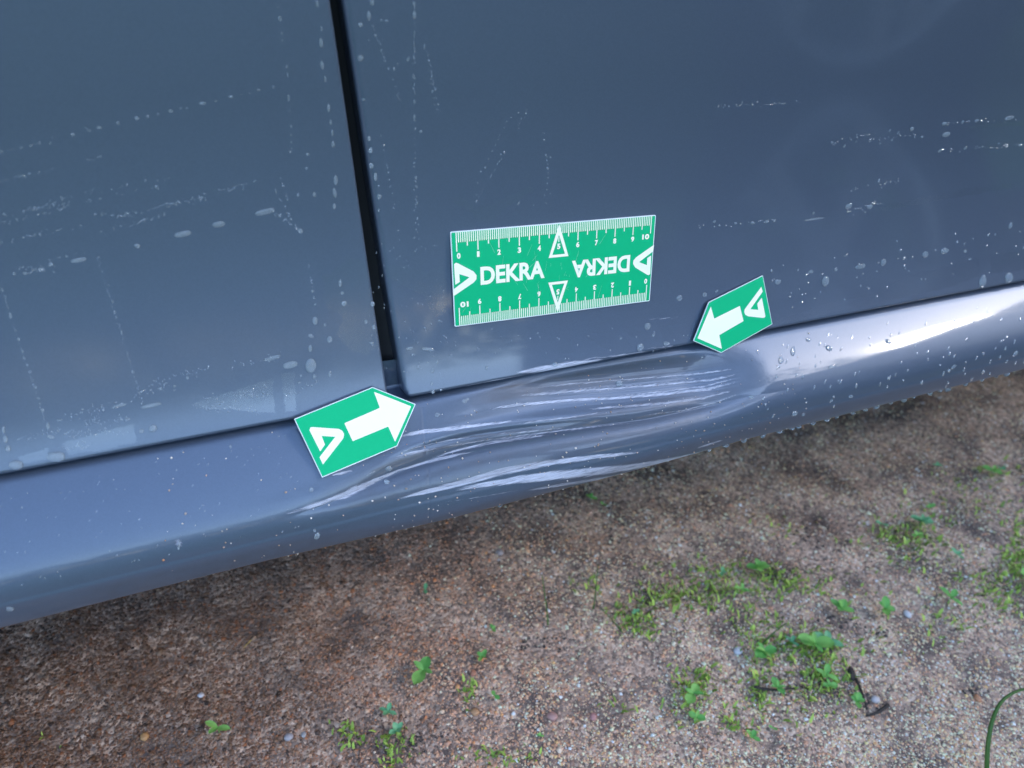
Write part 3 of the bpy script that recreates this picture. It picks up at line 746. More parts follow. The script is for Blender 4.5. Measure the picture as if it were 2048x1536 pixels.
def many(which, key, ox, oy, k, items):
    for it in items:
        x, y = it[0], it[1]; w = it[2] if len(it) > 2 else 9; h = it[3] if len(it) > 3 else w; a = it[4] if len(it) > 4 else 0
        drop(which, ox + x * k, oy + y * k, max(w * k, 2.6), max(h * k, 2.6), a, key)
many('door', 'edge', 0, 0, K, [(1855, 22, 20, 40), (1880, 168, 11, 30), (1878, 250, 24, 58), (1884, 380, 24, 50), (1903, 460, 14, 40), (1922, 632, 22, 48), (1934, 716, 17, 32), (1944, 776, 16, 42),
     (1949, 843, 24, 40), (1964, 1054, 28, 60), (1957, 1128, 26, 58, -8), (1955, 1207, 22, 36), (1800, 903, 20), (1793, 985, 16), (1743, 1140, 14, 26), (1838, 1137, 20, 34), (1758, 1352, 30)])
many('door', 'row', 0, 0, K, [(8, 889, 18), (66, 876, 9), (92, 869, 9), (125, 865, 16), (180, 853, 14), (206, 846, 9), (230, 838, 18), (293, 840, 14), (308, 804, 9), (425, 788, 22), (503, 750, 11), (520, 766, 20, 12), (580, 747, 32, 19, -5), (690, 720, 20),
     (800, 692, 30, 20), (864, 681, 20), (925, 670, 14), (998, 650, 32, 18), (1056, 632, 12), (1092, 632, 12), (1185, 605, 40, 17, -8), (1262, 590, 12), (1350, 566, 32, 16), (1411, 552, 10), (1463, 547, 10), (1513, 527, 24, 12), (1600, 510, 16)])
many('door', 'line', 0, 0, K, [(1627, 45, 8, 18), (1637, 108, 20, 34), (1650, 195, 10, 20), (1652, 237, 10), (1678, 392, 12, 20), (1683, 435, 8, 36), (1688, 573, 14, 40), (1704, 615, 8), (1697, 650), (1703, 738, 12, 20), (1702, 790, 12), (1705, 833), (1707, 867), (1697, 888, 18)])
many('door', 'line', 0, 500, K, [(576, 44, 15), (586, 73, 10), (600, 125), (635, 208, 10), (640, 259), (658, 303, 14, 20), (673, 364, 12, 18), (683, 393, 12), (700, 439, 12), (711, 480, 12, 26), (722, 520), (745, 602, 10), (762, 652, 10), (777, 712, 20), (795, 770, 11), (814, 833, 12), (829, 897, 14),
     (12, 232, 14, 24), (34, 275, 13), (38, 313, 10), (50, 341), (60, 383, 20, 36), (89, 470, 12, 18), (109, 524, 18, 22), (126, 572), (132, 594, 14, 18), (141, 632, 18), (159, 674, 14), (179, 711, 14), (195, 762, 11), (208, 803, 18), (229, 868, 14, 20), (234, 899, 14), (248, 938, 24), (258, 980), (280, 1028, 22, 46)])
many('door', 'dash', 0, 0, K, [(1550, 1240, 122, 34, -14), (1280, 1313, 74, 36, -12), (1070, 1370, 104, 34, -12), (803, 1440, 38, 28), (460, 1522, 96, 27, -11)])
many('door', 'dash', 0, 500, K, [(298, 84, 30, 22), (238, 116, 32, 26), (147, 137, 32, 22), (83, 139, 22), (183, 100, 12), (315, 128, 12), (1698, 672, 88, 44, -12), (1593, 632, 104, 26, -16), (885, 910, 125, 24, -13), (700, 910, 84, 18, -13), (748, 990, 32, 14), (350, 996, 34, 12)])
many('door', 'low', 0, 500, K, [(22, 1052, 22, 44), (32, 1107, 30, 48), (46, 1163, 36, 40), (297, 1094, 46, 20, 20), (95, 1258, 88, 58), (328, 1210, 108, 60), (895, 1045, 50, 48), (827, 1060, 28, 30), (1818, 676, 66, 88), (1815, 575, 26, 44), (1843, 413, 34, 50), (1900, 438, 17), (1928, 522, 34, 42),
     (1990, 193, 22, 46), (2003, 252, 20), (2013, 314, 32, 34, 30), (1827, 240, 14), (1760, 735, 18), (1750, 777, 16), (1838, 740, 22, 30), (1930, 725, 22, 38), (1097, 748, 20), (1020, 797, 20, 14), (940, 812, 20), (1150, 740, 12), (1020, 820, 12)])
many('door', 'low', 560, 600, 600 / 2048, [(435, 25, 34), (630, 28, 34, 36), (585, 148, 26, 34), (640, 185, 30, 36), (210, 245, 40, 30, 30), (625, 293, 38, 16, 12)])
many('door', 'redge', 680, 0, K, [(185, 12, 30, 40), (168, 92, 26, 56), (118, 145, 30), (120, 340, 34, 44), (138, 584, 15), (171, 810, 22, 32), (179, 880, 26, 32), (183, 970, 26, 36), (208, 1033, 22, 52), (226, 1088, 14), (230, 1150, 24, 36), (227, 1231, 12, 18)])
many('door', 'rline', 680, 0, K, [(433, 24, 20, 32), (435, 85, 22, 50), (435, 190, 8, 26), (433, 265, 8, 24), (432, 335, 12, 28), (430, 447, 14, 32), (435, 497, 8, 20), (435, 550), (435, 595, 12, 26), (434, 685, 14, 36), (495, 272, 10, 36), (519, 320), (521, 357, 10, 20), (523, 378), (521, 413), (530, 460, 9, 14), (530, 490), (540, 535, 10, 16),
     (547, 574), (553, 611, 10), (569, 640), (398, 346, 14, 32, 30), (337, 376, 10), (316, 402, 14, 26), (272, 121, 22, 12), (241, 120, 12, 16), (472, 770, 20, 20), (444, 1040, 14, 24), (448, 1093, 12, 20), (448, 1150, 10), (453, 1188, 10, 20), (453, 1278, 12, 22), (459, 1313), (456, 1358), (461, 1398), (170, 238, 8, 16), (253, 233, 8)])
many('door', 'rdiag', 680, 0, K, [(1090, 643, 9), (1043, 660, 12), (1002, 687, 9), (975, 712), (960, 748), (932, 792, 10), (925, 815), (910, 850), (890, 884, 10), (870, 932, 10), (849, 980, 14), (823, 1003, 12), (805, 1072), (795, 1140), (1231, 920, 12), (1220, 987), (1218, 1013), (1212, 1073), (1210, 1110), (1197, 1142), (1205, 1188, 10), (1045, 1190, 11, 30, 40), (1133, 1200)])
many('door', 'rfar', 1348, 0, K, [(924, 833, 14, 20, 20), (997, 855, 10, 24, 30), (1070, 788, 10), (1065, 830), (1150, 828), (1204, 840, 10), (1262, 766, 11, 16), (1275, 820, 10), (1311, 777, 10, 20, 15), (1390, 755, 24), (1406, 804), (1450, 802, 14), (1590, 787, 46, 24, -8), (1580, 725, 30, 20), (1688, 714, 14, 20), (1728, 712), (1770, 706, 24, 18),
     (1960, 690, 60, 18, -8), (1552, 884, 16, 18), (1705, 867, 14, 20, 20), (1770, 856), (1899, 840), (1946, 853, 16, 26, 20), (2022, 850, 16, 22, 20), (1198, 1055, 10, 26, 20), (1215, 1100), (1037, 1118), (1020, 1207, 40, 28, -15), (1145, 1210, 36, 22, -15), (1117, 1240, 12), (1050, 1255), (820, 1282, 120, 11, -8), (150, 1333, 12), (236, 1298, 17), (236, 1325), (266, 1320, 14),
     (360, 1306, 16), (460, 1305, 24, 20, 20), (540, 1296, 20), (587, 1293, 16), (815, 1247, 16)])
many('door', 'rlow', 1348, 480, K, [(605, 245, 36, 36), (883, 240, 44, 60, -8), (945, 172, 22, 24), (800, 185, 30, 20), (1090, 155, 60, 28, -10), (1222, 130, 32, 44, 20), (1347, 105, 22), (1468, 85, 36, 36), (1580, 65, 50, 34, -10), (1703, 65, 20), (1730, 110, 18, 15), (1803, 240, 40, 76, 8), (1955, 220, 46, 64, 12), (1966, -85, 22, 40, 15), (2045, 45, 18), (725, 175, 9, 18, 15)])
many('door', 'rmid', 560, 600, 600 / 2048, [(945, 458, 26, 32), (1040, 480, 18, 42), (1073, 425, 16, 34), (1035, 570, 17, 28), (1045, 625, 26, 34), (1100, 615, 16), (1010, 335, 90, 26, 6), (910, 372, 32, 16), (885, 330, 52, 22, -10), (1410, 465, 20, 30), (1163, 377, 16), (1008, 428, 14), (1088, 142, 18)])
many('door', 'rmid', 1000, 600, 600 / 2048, [(1005, 180, 44, 50), (955, 322, 50, 54), (1135, 297, 46, 30), (375, 440, 40, 36), (1045, 240, 20, 26), (825, 262, 18)])
many('door', 'rmid', 1348, 480, K, [(178, 320, 28), (30, 340, 34), (248, 300, 20)])
many('sill', 'sill', 560, 600, 600 / 2048, [(1265, 690, 36, 30, 20), (1285, 678, 20), (1078, 785, 36, 36), (750, 1160, 50, 38), (735, 1255, 40, 36)])
many('sill', 'sill', 1000, 600, 600 / 2048, [(870, 568, 52, 50), (1730, 668, 30, 26), (1403, 388, 14, 20), (2000, 350, 34, 60, 25)])
many('sill', 'sill', 1348, 480, K, [(925, 740, 46, 20, -20), (705, 1015, 30), (755, 1022, 18), (1032, 915, 26, 20), (920, 940, 18), (905, 632, 32, 34), (1255, 595, 42, 26, 20), (785, 583, 26, 26), (600, 800, 14, 18), (1995, 665, 34, 18, -30), (1635, 742, 34, 16, -30), (1388, 575, 16), (625, 705, 30, 40, 30)])
many('sill', 'sill', 0, 1011, K, [(58, 605, 50, 30), (1047, 232, 14, 60), (1855, 175, 34, 40), (1840, 145, 20)])
many('sill', 'sill', 300, 860, 500 / 2048, [(660, 135, 26, 34), (1320, 490, 40, 40), (430, 618, 16), (450, 665, 14), (265, 178, 14)])

# hanging drops on the lower edge
HANG = []
for px, py in ((1000, 1020), (1430, 898), (1462, 890), (1500, 880), (1540, 868), (1572, 860), (1598, 853), (1612, 849), (1640, 842), (1668, 836), (1690, 829), (1722, 822), (1748, 815), (1770, 809), (1800, 801), (1826, 796), (1846, 790), (1878, 783), (1900, 776), (1915, 772), (1950, 764), (1985, 754), (2012, 748), (2035, 741)):
    x = hit(px, py - 12, 'sill')[0]; p, _ = sill_surf(x, .0625)
    o = bpy.data.objects.new('water_drop', DOMES[0]); COL.objects.link(o)
    w = random.uniform(.0011, .0024); ln = random.uniform(.0012, .0026)
    o.matrix_world = Matrix.Translation(p) @ Matrix(((w, 0, 0), (0, -w, 0), (0, 0, -ln))).to_4x4()
    tag(o, LAB['hang'][0], 'water drop', LAB['hang'][1]); HANG.append(o)

# each drop big enough to pick out gets its own place in its row
ORD = ['first', 'second', 'third', 'fourth', 'fifth', 'sixth', 'seventh', 'eighth', 'ninth', 'tenth', 'eleventh', 'twelfth', 'thirteenth', 'fourteenth', 'fifteenth', 'sixteenth', 'seventeenth', 'eighteenth', 'nineteenth'] + \
      [a + b for a in ('twent', 'thirt', 'fort', 'fift') for b in ['ieth'] + ['y-' + c for c in ('first', 'second', 'third', 'fourth', 'fifth', 'sixth', 'seventh', 'eighth', 'ninth')]]
WHERE = {'edge': (2, 1, 'from the top in the column along the gap, plain door'), 'row': (1, -1, 'counting away from the gap in the plain door\'s upper slanting row'),
         'line': (2, 1, 'from the top in the plain door\'s upright bead lines'), 'dash': (1, -1, 'counting from the gap in the plain door\'s dash-shaped rows'),
         'low': (1, -1, 'counting from the gap along the plain door\'s lower edge'), 'redge': (2, 1, 'from the top beside the gap on the ruler\'s door'),
         'rline': (2, 1, 'from the top in the bead lines between gap and ruler'), 'rdiag': (2, 1, 'from the top in the curved trails above the ruler'),
         'rfar': (1, 1, 'counting from the ruler in the level rows past it'), 'rlow': (1, 1, 'counting from the second arrow magnet, just above the sill gap'),
         'rmid': (1, 1, 'counting from the gap on the door below the ruler'), 'sill': (1, 1, 'along the sill face, counting towards the second arrow and on')}
for key, lst in DG.items():
    ax_, sg_, where = WHERE[key]
    big = [q for q in lst if max(q[3], q[4]) >= 4.5 or len(lst) < 26]; big.sort(key=lambda q: sg_ * q[ax_])
    for k, q in enumerate(big[:len(ORD)]):
        shp = 'long' if q[3] / q[4] > 1.8 else 'tall' if q[4] / q[3] > 1.5 else 'round'
        q[0]['label'] = f"{ORD[k]} drop ({shp}) {where}"
    for q in lst:
        if q not in big: q[0]['label'] = 'tiny bead' + LAB[key][0].replace('tiny bead', '').replace('small drop', '').replace('water drop', '').replace('fat drop', '').replace('round drop', '').replace('long dash-shaped drop', '')
for k, o in enumerate(HANG): o['label'] = f"{ORD[k]} drop hanging under the sill edge, counting from the first arrow outward"

# fine spray: too many and too small to count
def spray(name, label, which, pts):
    """pts: (px, py, w, h, angle)"""
    V = []; F = []; b = 0; ring = 6
    for px, py, w, h, ang in pts:
        p, n, tx, ty, J = place(which, px, py); Ji = np.linalg.inv(J); a = R(ang)
        va = Ji @ (np.array([cos(a), sin(a)]) * w / 2); vb = Ji @ (np.array([-sin(a), cos(a)]) * h / 2)
        A = tx * va[0] + ty * va[1]; B = tx * vb[0] + ty * vb[1]; hz = min(A.length, B.length) * .5
        V.append(p + n * hz)
        for f_, z_ in ((.75, .68), (1., -.02)):
            for k in range(ring): th = 2 * pi * k / ring; V.append(p + (A * cos(th) + B * sin(th)) * f_ + n * hz * z_)
        for k in range(ring):
            k2 = (k + 1) % ring; F.append((b, b + 1 + k, b + 1 + k2)); F.append((b + 1 + k, b + 1 + ring + k, b + 1 + ring + k2, b + 1 + k2))
        F.append(tuple(b + 1 + ring + k for k in range(ring))[::-1]); b += 1 + 2 * ring
    o = link(name, npmesh(name, V, F), None, WATER); tag(o, label, kind='stuff'); return o
def row_pts(x0, y0, x1, y1, n, jit=2.5, w=(1.5, 3.5), el=1.0, ang=0):
    out = []
    for _ in range(n):
        u = random.random(); s = random.uniform(*w); out.append((x0 + (x1 - x0) * u + random.gauss(0, 1), y0 + (y1 - y0) * u + random.gauss(0, jit), s, s * el, ang))
    return out
P = []
for a in [(0, 362, 120, 335, 26), (160, 325, 205, 312, 8), (170, 385, 340, 355, 22), (60, 420, 145, 392, 26), (0, 430, 150, 405, 34), (0, 448, 145, 412, 30), (170, 405, 330, 370, 24), (190, 440, 420, 395, 40), (200, 465, 330, 430, 34), (0, 485, 165, 450, 30), (300, 420, 520, 360, 40),
          (330, 410, 500, 372, 20), (190, 430, 270, 432, 26), (540, 420, 600, 460, 40), (550, 380, 600, 470, 26), (100, 520, 178, 503, 10), (60, 545, 120, 525, 18), (560, 350, 575, 400, 10), (30, 535, 110, 545, 14)]:
    P += row_pts(*a)
for a in [(30, 880, 120, 860, 24), (130, 835, 270, 800, 30), (150, 825, 210, 815, 18), (270, 790, 350, 768, 26), (300, 770, 420, 735, 30), (460, 735, 560, 715, 22), (120, 870, 260, 860, 50), (170, 845, 260, 835, 44), (110, 900, 180, 890, 30), (390, 815, 520, 820, 60), (400, 800, 540, 790, 40), (480, 790, 545, 770, 20), (565, 800, 640, 760, 20)]:
    P += row_pts(*a, jit=5)
for x in np.linspace(620, 628, 3): P += row_pts(617, 530, 630, 610, 8, 2)
P += row_pts(190, 505, 285, 805, 40, 2, (1.5, 2.5)); P += row_pts(2, 575, 90, 845, 40, 2, (1.5, 2.5))
spray('fine_spray', 'fine mist of tiny droplets over the door without the ruler', 'door', P)
P = []
for a in [(828, 20, 830, 500, 46), (851, 90, 880, 225, 20), (950, 410, 1055, 220, 24), (1085, 250, 1100, 390, 14), (740, 40, 800, 200, 26), (760, 260, 800, 480, 20), (1430, 212, 1600, 205, 40), (1660, 290, 1760, 262, 20), (1700, 285, 1830, 270, 18), (1870, 300, 2048, 290, 22), (1880, 250, 2048, 235, 20), (1690, 380, 1800, 360, 16),
          (1690, 425, 1760, 405, 16), (1395, 455, 1550, 440, 16)]:
    P += row_pts(*a)
for _ in range(60): P.append((random.uniform(800, 1400), random.uniform(640, 720), random.uniform(1.5, 3.5), random.uniform(2, 5), random.uniform(-20, 20)))
for _ in range(60):
    x = random.uniform(1540, 2040); P.append((x, 640 - .19 * (x - 1540) - random.uniform(4, 110), random.uniform(1.8, 4), random.uniform(2.5, 7), 15))
for _ in range(60): P.append((random.uniform(720, 900), random.uniform(480, 760), random.uniform(1.5, 3), random.uniform(2, 4), 0))
P = [q for q in P if not (890 < q[0] < 1320 and 425 < q[1] < 655)]
spray('fine_spray', 'fine mist of tiny droplets over the door that carries the ruler', 'door', P)
P = []
for _ in range(95):
    x = random.uniform(1500, 2048); u = random.random() ** .9; y = 672 - .17 * (x - 1550) + 12 + u * 150
    P.append((x, y, random.uniform(2., 4.), random.uniform(5, 12), 22 + random.gauss(0, 5)))
for _ in range(90):
    x = random.uniform(0, 600); y = 965 - .19 * x + random.uniform(10, 215); P.append((x, y, random.uniform(1.5, 3), random.uniform(2, 6), 30))
spray('fine_spray', 'slanting streaky droplets over the face of the sill', 'sill', P)

# wet films and runs standing on the paint, plus a mirrored-sky band built as film
from mathutils.geometry import delaunay_2d_cdt
FILM, nt, b = new_mat('thin_water_film_and_sky_band')
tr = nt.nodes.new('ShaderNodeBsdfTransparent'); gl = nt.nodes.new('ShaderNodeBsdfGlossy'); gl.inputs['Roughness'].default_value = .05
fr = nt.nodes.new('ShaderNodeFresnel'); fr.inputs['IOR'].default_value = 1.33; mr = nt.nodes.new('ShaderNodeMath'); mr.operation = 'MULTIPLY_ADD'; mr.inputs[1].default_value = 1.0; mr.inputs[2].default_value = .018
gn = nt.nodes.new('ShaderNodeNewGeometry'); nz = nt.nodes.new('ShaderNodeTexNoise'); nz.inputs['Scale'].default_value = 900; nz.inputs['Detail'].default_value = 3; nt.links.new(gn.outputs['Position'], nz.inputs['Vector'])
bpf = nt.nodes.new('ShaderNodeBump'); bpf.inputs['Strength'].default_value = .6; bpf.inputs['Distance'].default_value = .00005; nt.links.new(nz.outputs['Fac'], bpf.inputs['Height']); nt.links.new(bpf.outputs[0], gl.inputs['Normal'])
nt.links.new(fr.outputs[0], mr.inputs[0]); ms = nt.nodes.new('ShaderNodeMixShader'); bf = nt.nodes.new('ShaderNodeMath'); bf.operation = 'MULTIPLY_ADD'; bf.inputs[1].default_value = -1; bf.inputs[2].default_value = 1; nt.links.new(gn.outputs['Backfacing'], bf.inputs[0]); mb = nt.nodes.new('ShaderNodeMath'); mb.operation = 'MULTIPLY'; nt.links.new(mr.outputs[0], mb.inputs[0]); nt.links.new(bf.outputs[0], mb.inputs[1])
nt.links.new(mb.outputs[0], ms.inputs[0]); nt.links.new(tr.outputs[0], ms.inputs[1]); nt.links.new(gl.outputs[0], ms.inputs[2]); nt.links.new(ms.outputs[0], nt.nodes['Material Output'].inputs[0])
def film(which, poly, label, rough=3.0):
    P = [Vector(p) for p in poly]; B = []
    n = len(P); rnd = random.Random(int(P[0].x) + n)
    for i in range(n):
        a, c = P[i], P[(i + 1) % n]; k = max(1, int((c - a).length / 7))
        for q in range(k):
            p = a.lerp(c, q / k)
            if q: p = p + Vector((rnd.gauss(0, rough * .35), rnd.gauss(0, rough * .35)))
            B.append(p)
    nb = len(B); xs_ = [p.x for p in B]; ys_ = [p.y for p in B]; pts = list(B)
    for gx_ in np.arange(min(xs_), max(xs_), 14):
        for gy_ in np.arange(min(ys_), max(ys_), 14): pts.append(Vector((gx_ + .3, gy_ + .2)))
    v, e, f, *_ = delaunay_2d_cdt(pts, [(i, (i + 1) % nb) for i in range(nb)], [list(range(nb))], 1, 1e-4)
    V = []
    for p in v:
        x, s_ = hit(p.x, p.y, which); q, nn = surf_at(which, x, s_); V.append(q + nn * .00012)
    o = link('water_film', npmesh('water_film', V, [tuple(t_) if (V[t_[1]] - V[t_[0]]).cross(V[t_[2]] - V[t_[0]]).y < 0 else tuple(t_)[::-1] for t_ in f]), None, FILM); tag(o, label, 'water film', 'wet films on the paint'); return o
film('door', [(690, 522), (702, 514), (726, 520), (738, 555), (748, 620), (757, 690), (735, 712), (700, 702), (672, 668), (685, 642), (680, 628), (655, 618), (645, 592), (650, 566), (640, 552), (665, 543), (680, 530)], 'large ragged wet film by the gap, on the door without the ruler')
film('door', [(772, 530), (812, 530), (850, 545), (885, 530), (893, 560), (893, 628), (872, 633), (856, 612), (848, 592), (815, 576), (790, 560), (776, 556)], 'ragged wet film between the gap and the ruler')
film('door', [(1165, 668), (1230, 663), (1262, 688), (1277, 710), (1236, 708), (1195, 690)], 'slanting wet film above the scraped door edge, broadest of four')
film('door', [(1246, 660), (1268, 656), (1298, 676), (1290, 684), (1270, 676)], 'narrow slanting wet film beside the broad one above the scraped edge')
film('door', [(1316, 655), (1390, 642), (1388, 682), (1326, 677)], 'wet film on the door touching the arrow magnet past the scratches')
film('door', [(1114, 670), (1140, 671), (1152, 704), (1120, 708)], 'short upright wet film under the middle of the ruler')
film('door', [(1552, 640), (1640, 612), (1745, 590), (1768, 575), (1812, 552), (1958, 518), (1962, 552), (1880, 580), (1760, 606), (1640, 630), (1560, 648)], 'long film in place of mirrored sky along the door bottom beyond the second arrow')  # sky reflection on the paint, built as a glossy sheet
film('door', [(1980, 512), (2080, 496), (2080, 535), (1982, 548)], 'film in place of mirrored sky, cut off by the picture edge at the door bottom')  # same reflected sky band, carried on to the edge
film('door', [(125, 886), (268, 847), (274, 884), (205, 900), (137, 909)], 'pale wet patch above the sill gap, the longer of two on the plain door')
film('door', [(383, 809), (450, 786), (545, 757), (550, 826), (500, 824), (458, 818), (410, 818)], 'pale wedge-shaped wet patch close to the first arrow magnet')
film('door', [(562, 748), (588, 743), (593, 822), (571, 824)], 'narrow upright wet patch next to the wedge-shaped one')
film('door', [(36, 914), (97, 895), (97, 918), (43, 928)], 'small wet patch beside two flat drops at the door bottom')
film('door', [(1756, 416), (1800, 404), (1900, 384), (2022, 366), (2024, 376), (1905, 396), (1810, 414), (1765, 420)], 'long thin run of water on the ruler\'s door, lower of two')
film('door', [(1932, 252), (2060, 240), (2060, 250), (1940, 257)], 'thin run of water on the ruler\'s door, upper of two')
film('door', [(905, 404), (925, 398), (950, 418), (975, 412), (1010, 395), (1060, 372), (1068, 380), (1030, 405), (1005, 420), (985, 446), (955, 444), (945, 425)], 'faint V-shaped water mark just above the ruler')

# ------------------------------------------------------------------ grit thrown onto the sill
def stones(name, label, C, Rr, colr, mat, kind='stuff', squash=(.6, 1.), low=False):
    n = len(C); ico = bmesh.new()
    if low: bmesh.ops.create_uvsphere(ico, u_segments=5, v_segments=2, radius=1)
    else: bmesh.ops.create_icosphere(ico, subdivisions=1, radius=1)
    bmesh.ops.triangulate(ico, faces=ico.faces); ico.verts.index_update(); iv = np.array([v.co[:] for v in ico.verts]); fi = np.array([[v.index for v in f.verts] for f in ico.faces]); ico.free()
    k = len(iv)
    V = np.repeat(iv[None], n, 0) * (1 + rng.uniform(-.28, .28, (n, k, 1)))
    sc3 = np.stack([rng.uniform(.75, 1.25, n), rng.uniform(.75, 1.25, n), rng.uniform(*squash, n)], -1); V = V * sc3[:, None]
    th = rng.uniform(0, 2 * pi, n); tl = rng.normal(0, .35, n); c, s = np.cos(th), np.sin(th); ct, st_ = np.cos(tl), np.sin(tl)
    y_, z_ = V[..., 1] * ct[:, None] - V[..., 2] * st_[:, None], V[..., 1] * st_[:, None] + V[..., 2] * ct[:, None]
    x_ = V[..., 0] * c[:, None] - y_ * s[:, None]; y_ = V[..., 0] * s[:, None] + y_ * c[:, None]
    V = np.stack([x_, y_, z_], -1) * np.asarray(Rr)[:, None, None] + np.asarray(C)[:, None]
    F = (fi[None] + (np.arange(n) * k)[:, None, None]).reshape(-1, 3)
    me = npmesh(name, V.reshape(-1, 3), F, True); cattr(me, 'Col', np.repeat(colr, k, 0))
    o = link(name, me, None, mat); tag(o, label, kind=kind); return o
STONE, nt, b = new_mat('sand_grains')
ca = nt.nodes.new('ShaderNodeVertexColor'); ca.layer_name = 'Col'; nt.links.new(ca.outputs[0], b.inputs['Base Color']); b.inputs['Roughness'].default_value = .62; b.inputs['Specular IOR Level'].default_value = .4
PAL = np.array([(.30, .205, .15), (.37, .25, .20), (.27, .22, .20), (.52, .46, .42), (.40, .19, .10), (.09, .07, .065), (.20, .13, .095), (.42, .34, .28)])
def pal(n, p): return PAL[rng.choice(len(PAL), n, p=np.array(p) / np.sum(p))] * rng.uniform(.75, 1.2, (n, 1))
C = []; Rr = []
for _ in range(330):
    x = random.uniform(760, 1620) if random.random() < .85 else random.uniform(300, 800)
    f_ = (x - 800) / 700; top = 810 - .19 * (x - 820); bot = 1065 - .262 * (x - 830)
    y = top + (bot - top) * (random.random() ** .75); xx, s = hit(x, y, 'sill'); p, n = sill_surf(xx, s); r = random.choice([.0002, .0003, .0003, .0004, .0005]) ; C.append(p + n * r * .3); Rr.append(r)
stones('sand_grit', 'sand grains stuck to the scraped sill', C, Rr, np.clip(pal(len(C), [3, 2, 2, 6, .3, 0, 0, 3]) * 1.25, 0, .8), STONE)

# ------------------------------------------------------------------ gravel over the soil
def px_noise(x, y):
    return .5 + .25 * np.sin(38 * x + 2.2 * np.sin(29 * y + 1)) * np.cos(33 * y + 1.7 * np.sin(41 * x)) + .25 * np.sin(71 * x + 60 * y + 2 * np.sin(50 * y)) * np.cos(64 * y - 35 * x)
n = 125000
# sample in view: pick sight lines so that density follows what can be seen
QX = rng.uniform(-60, 2110, n * 4); QY = rng.uniform(700, 1600, n * 4)
Dm = np.stack([(QX - 1024) / FPX, (QY - 768) / FPX, np.ones_like(QX)], -1) @ MC.T
kk = -CAM[2] / Dm[:, 2]; PX = CAM[0] + Dm[:, 0] * kk; PY = CAM[1] + Dm[:, 1] * kk
ok = (Dm[:, 2] < -.12) & (PX < 1.4) & (PY < .75)
PX, PY, QX, QY = PX[ok], PY[ok], QX[ok], QY[ok]
DARKS = [(1090, 1290, 60, 30), (1280, 1340, 110, 45), (1200, 1420, 90, 40), (840, 1470, 120, 60), (1620, 1090, 90, 45), (1700, 1150, 110, 30), (1500, 1240, 70, 30), (1680, 1250, 80, 40), (1440, 1460, 120, 50), (1740, 1420, 60, 40), (1590, 1480, 90, 40), (2020, 1080, 50, 40), (700, 1440, 90, 40), (900, 1230, 60, 20), (1890, 1330, 60, 30), (1960, 1300, 60, 30), (1650, 1050, 60, 30)]
dk = np.zeros(len(QX))
for a, b_, w, h in DARKS: dk = np.maximum(dk, np.exp(-((QX - a) / w) ** 2 - ((QY - b_) / h) ** 2))
dk = np.clip(dk * .8 + (px_noise(PX, PY) - .45) * .9, 0, 1)
keep = rng.random(len(PX)) > dk * .55
PX, PY, QX, QY, dk = [a[keep][:n] for a in (PX, PY, QX, QY, dk)]
n = len(PX)
wl = 1 / (1 + np.exp((QX - 900) / 160))                         # coarser, browner gravel towards the left; its tone also carries the shading
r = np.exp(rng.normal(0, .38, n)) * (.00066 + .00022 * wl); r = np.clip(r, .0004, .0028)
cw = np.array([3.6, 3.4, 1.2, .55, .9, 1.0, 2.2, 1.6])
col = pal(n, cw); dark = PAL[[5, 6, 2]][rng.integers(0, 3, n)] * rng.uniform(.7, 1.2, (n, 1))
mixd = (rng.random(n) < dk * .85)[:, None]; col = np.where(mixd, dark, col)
col = col * (2.9 - 2.45 * wl[:, None]) * np.array([1.20, .94, .76])  # leftward darkening partly repeats the fall of light in the grain colour
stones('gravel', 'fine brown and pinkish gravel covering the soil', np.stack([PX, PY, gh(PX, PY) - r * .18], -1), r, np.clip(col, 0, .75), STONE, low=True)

# the same gravel goes on beyond the picture, coarser
m_ = 105000; ex, ey = rng.uniform(-.8, 1.7, m_), rng.uniform(-.75, .5, m_)
eq = to_px(np.stack([ex, ey, 0 * ex], -1)); inside = (((np.stack([ex, ey, 0 * ex], -1) - CAM) @ MC)[:, 2] > 0) & (eq[:, 0] > -50) & (eq[:, 0] < 2100) & (eq[:, 1] > 690) & (eq[:, 1] < 1590)
ex, ey = ex[~inside], ey[~inside]; er = np.clip(np.exp(rng.normal(0, .38, len(ex))) * .0013, .0006, .0035)
stones('gravel', 'brown and pinkish gravel around the car', np.stack([ex, ey, gh(ex, ey) - er * .1], -1), er, np.clip(pal(len(ex), cw) * np.interp(ex, [-.35, .2], [.55, 2.3])[:, None] * np.array([1.20, .94, .76]), 0, .75), STONE, low=True)  # same leftward shading put into these grain colours

# single pebbles one can pick out
PEB = [(578, 1475, 13, (.36, .33, .35), 'smooth pale lilac pebble in the brown gravel'), (608, 1470, 9, (.36, .34, .34), 'small whitish pebble next to the pale lilac one'), (1104, 1434, 17, (.40, .22, .19), 'round pinkish pebble half sunk in dark soil'), (1186, 1434, 13, (.42, .20, .18), 'smaller pink pebble beside a dark soil patch'),
       (290, 1474, 13, (.45, .24, .10), 'orange-brown pebble in the gravel away from the plants'), (362, 1272, 0, 0, 0), (1814, 1229, 12, (.55, .52, .52), 'white chip of stone near two small seedlings'), (1750, 1400, 13, (.52, .47, .46), 'pale stone chip beside the dark twigs'), (1954, 1398, 11, (.48, .22, .11), 'orange pebble under the arching grass stem'),
       (941, 1270, 0, 0, 0), (1475, 1303, 15, (.50, .50, .52), 'light grey flake of stone in the green patch'), (1000, 1105, 14, (.36, .30, .29), 'grey flat stone in the shade below the sill'), (402, 1391, 9, (.55, .52, .55), 'tiny white stone in shaded gravel'), (946, 1347, 11, (.42, .18, .11), 'reddish pebble beside a small seedling'), (950, 1425, 14, (.45, .24, .12), 'orange stone crumb in pale sand')]
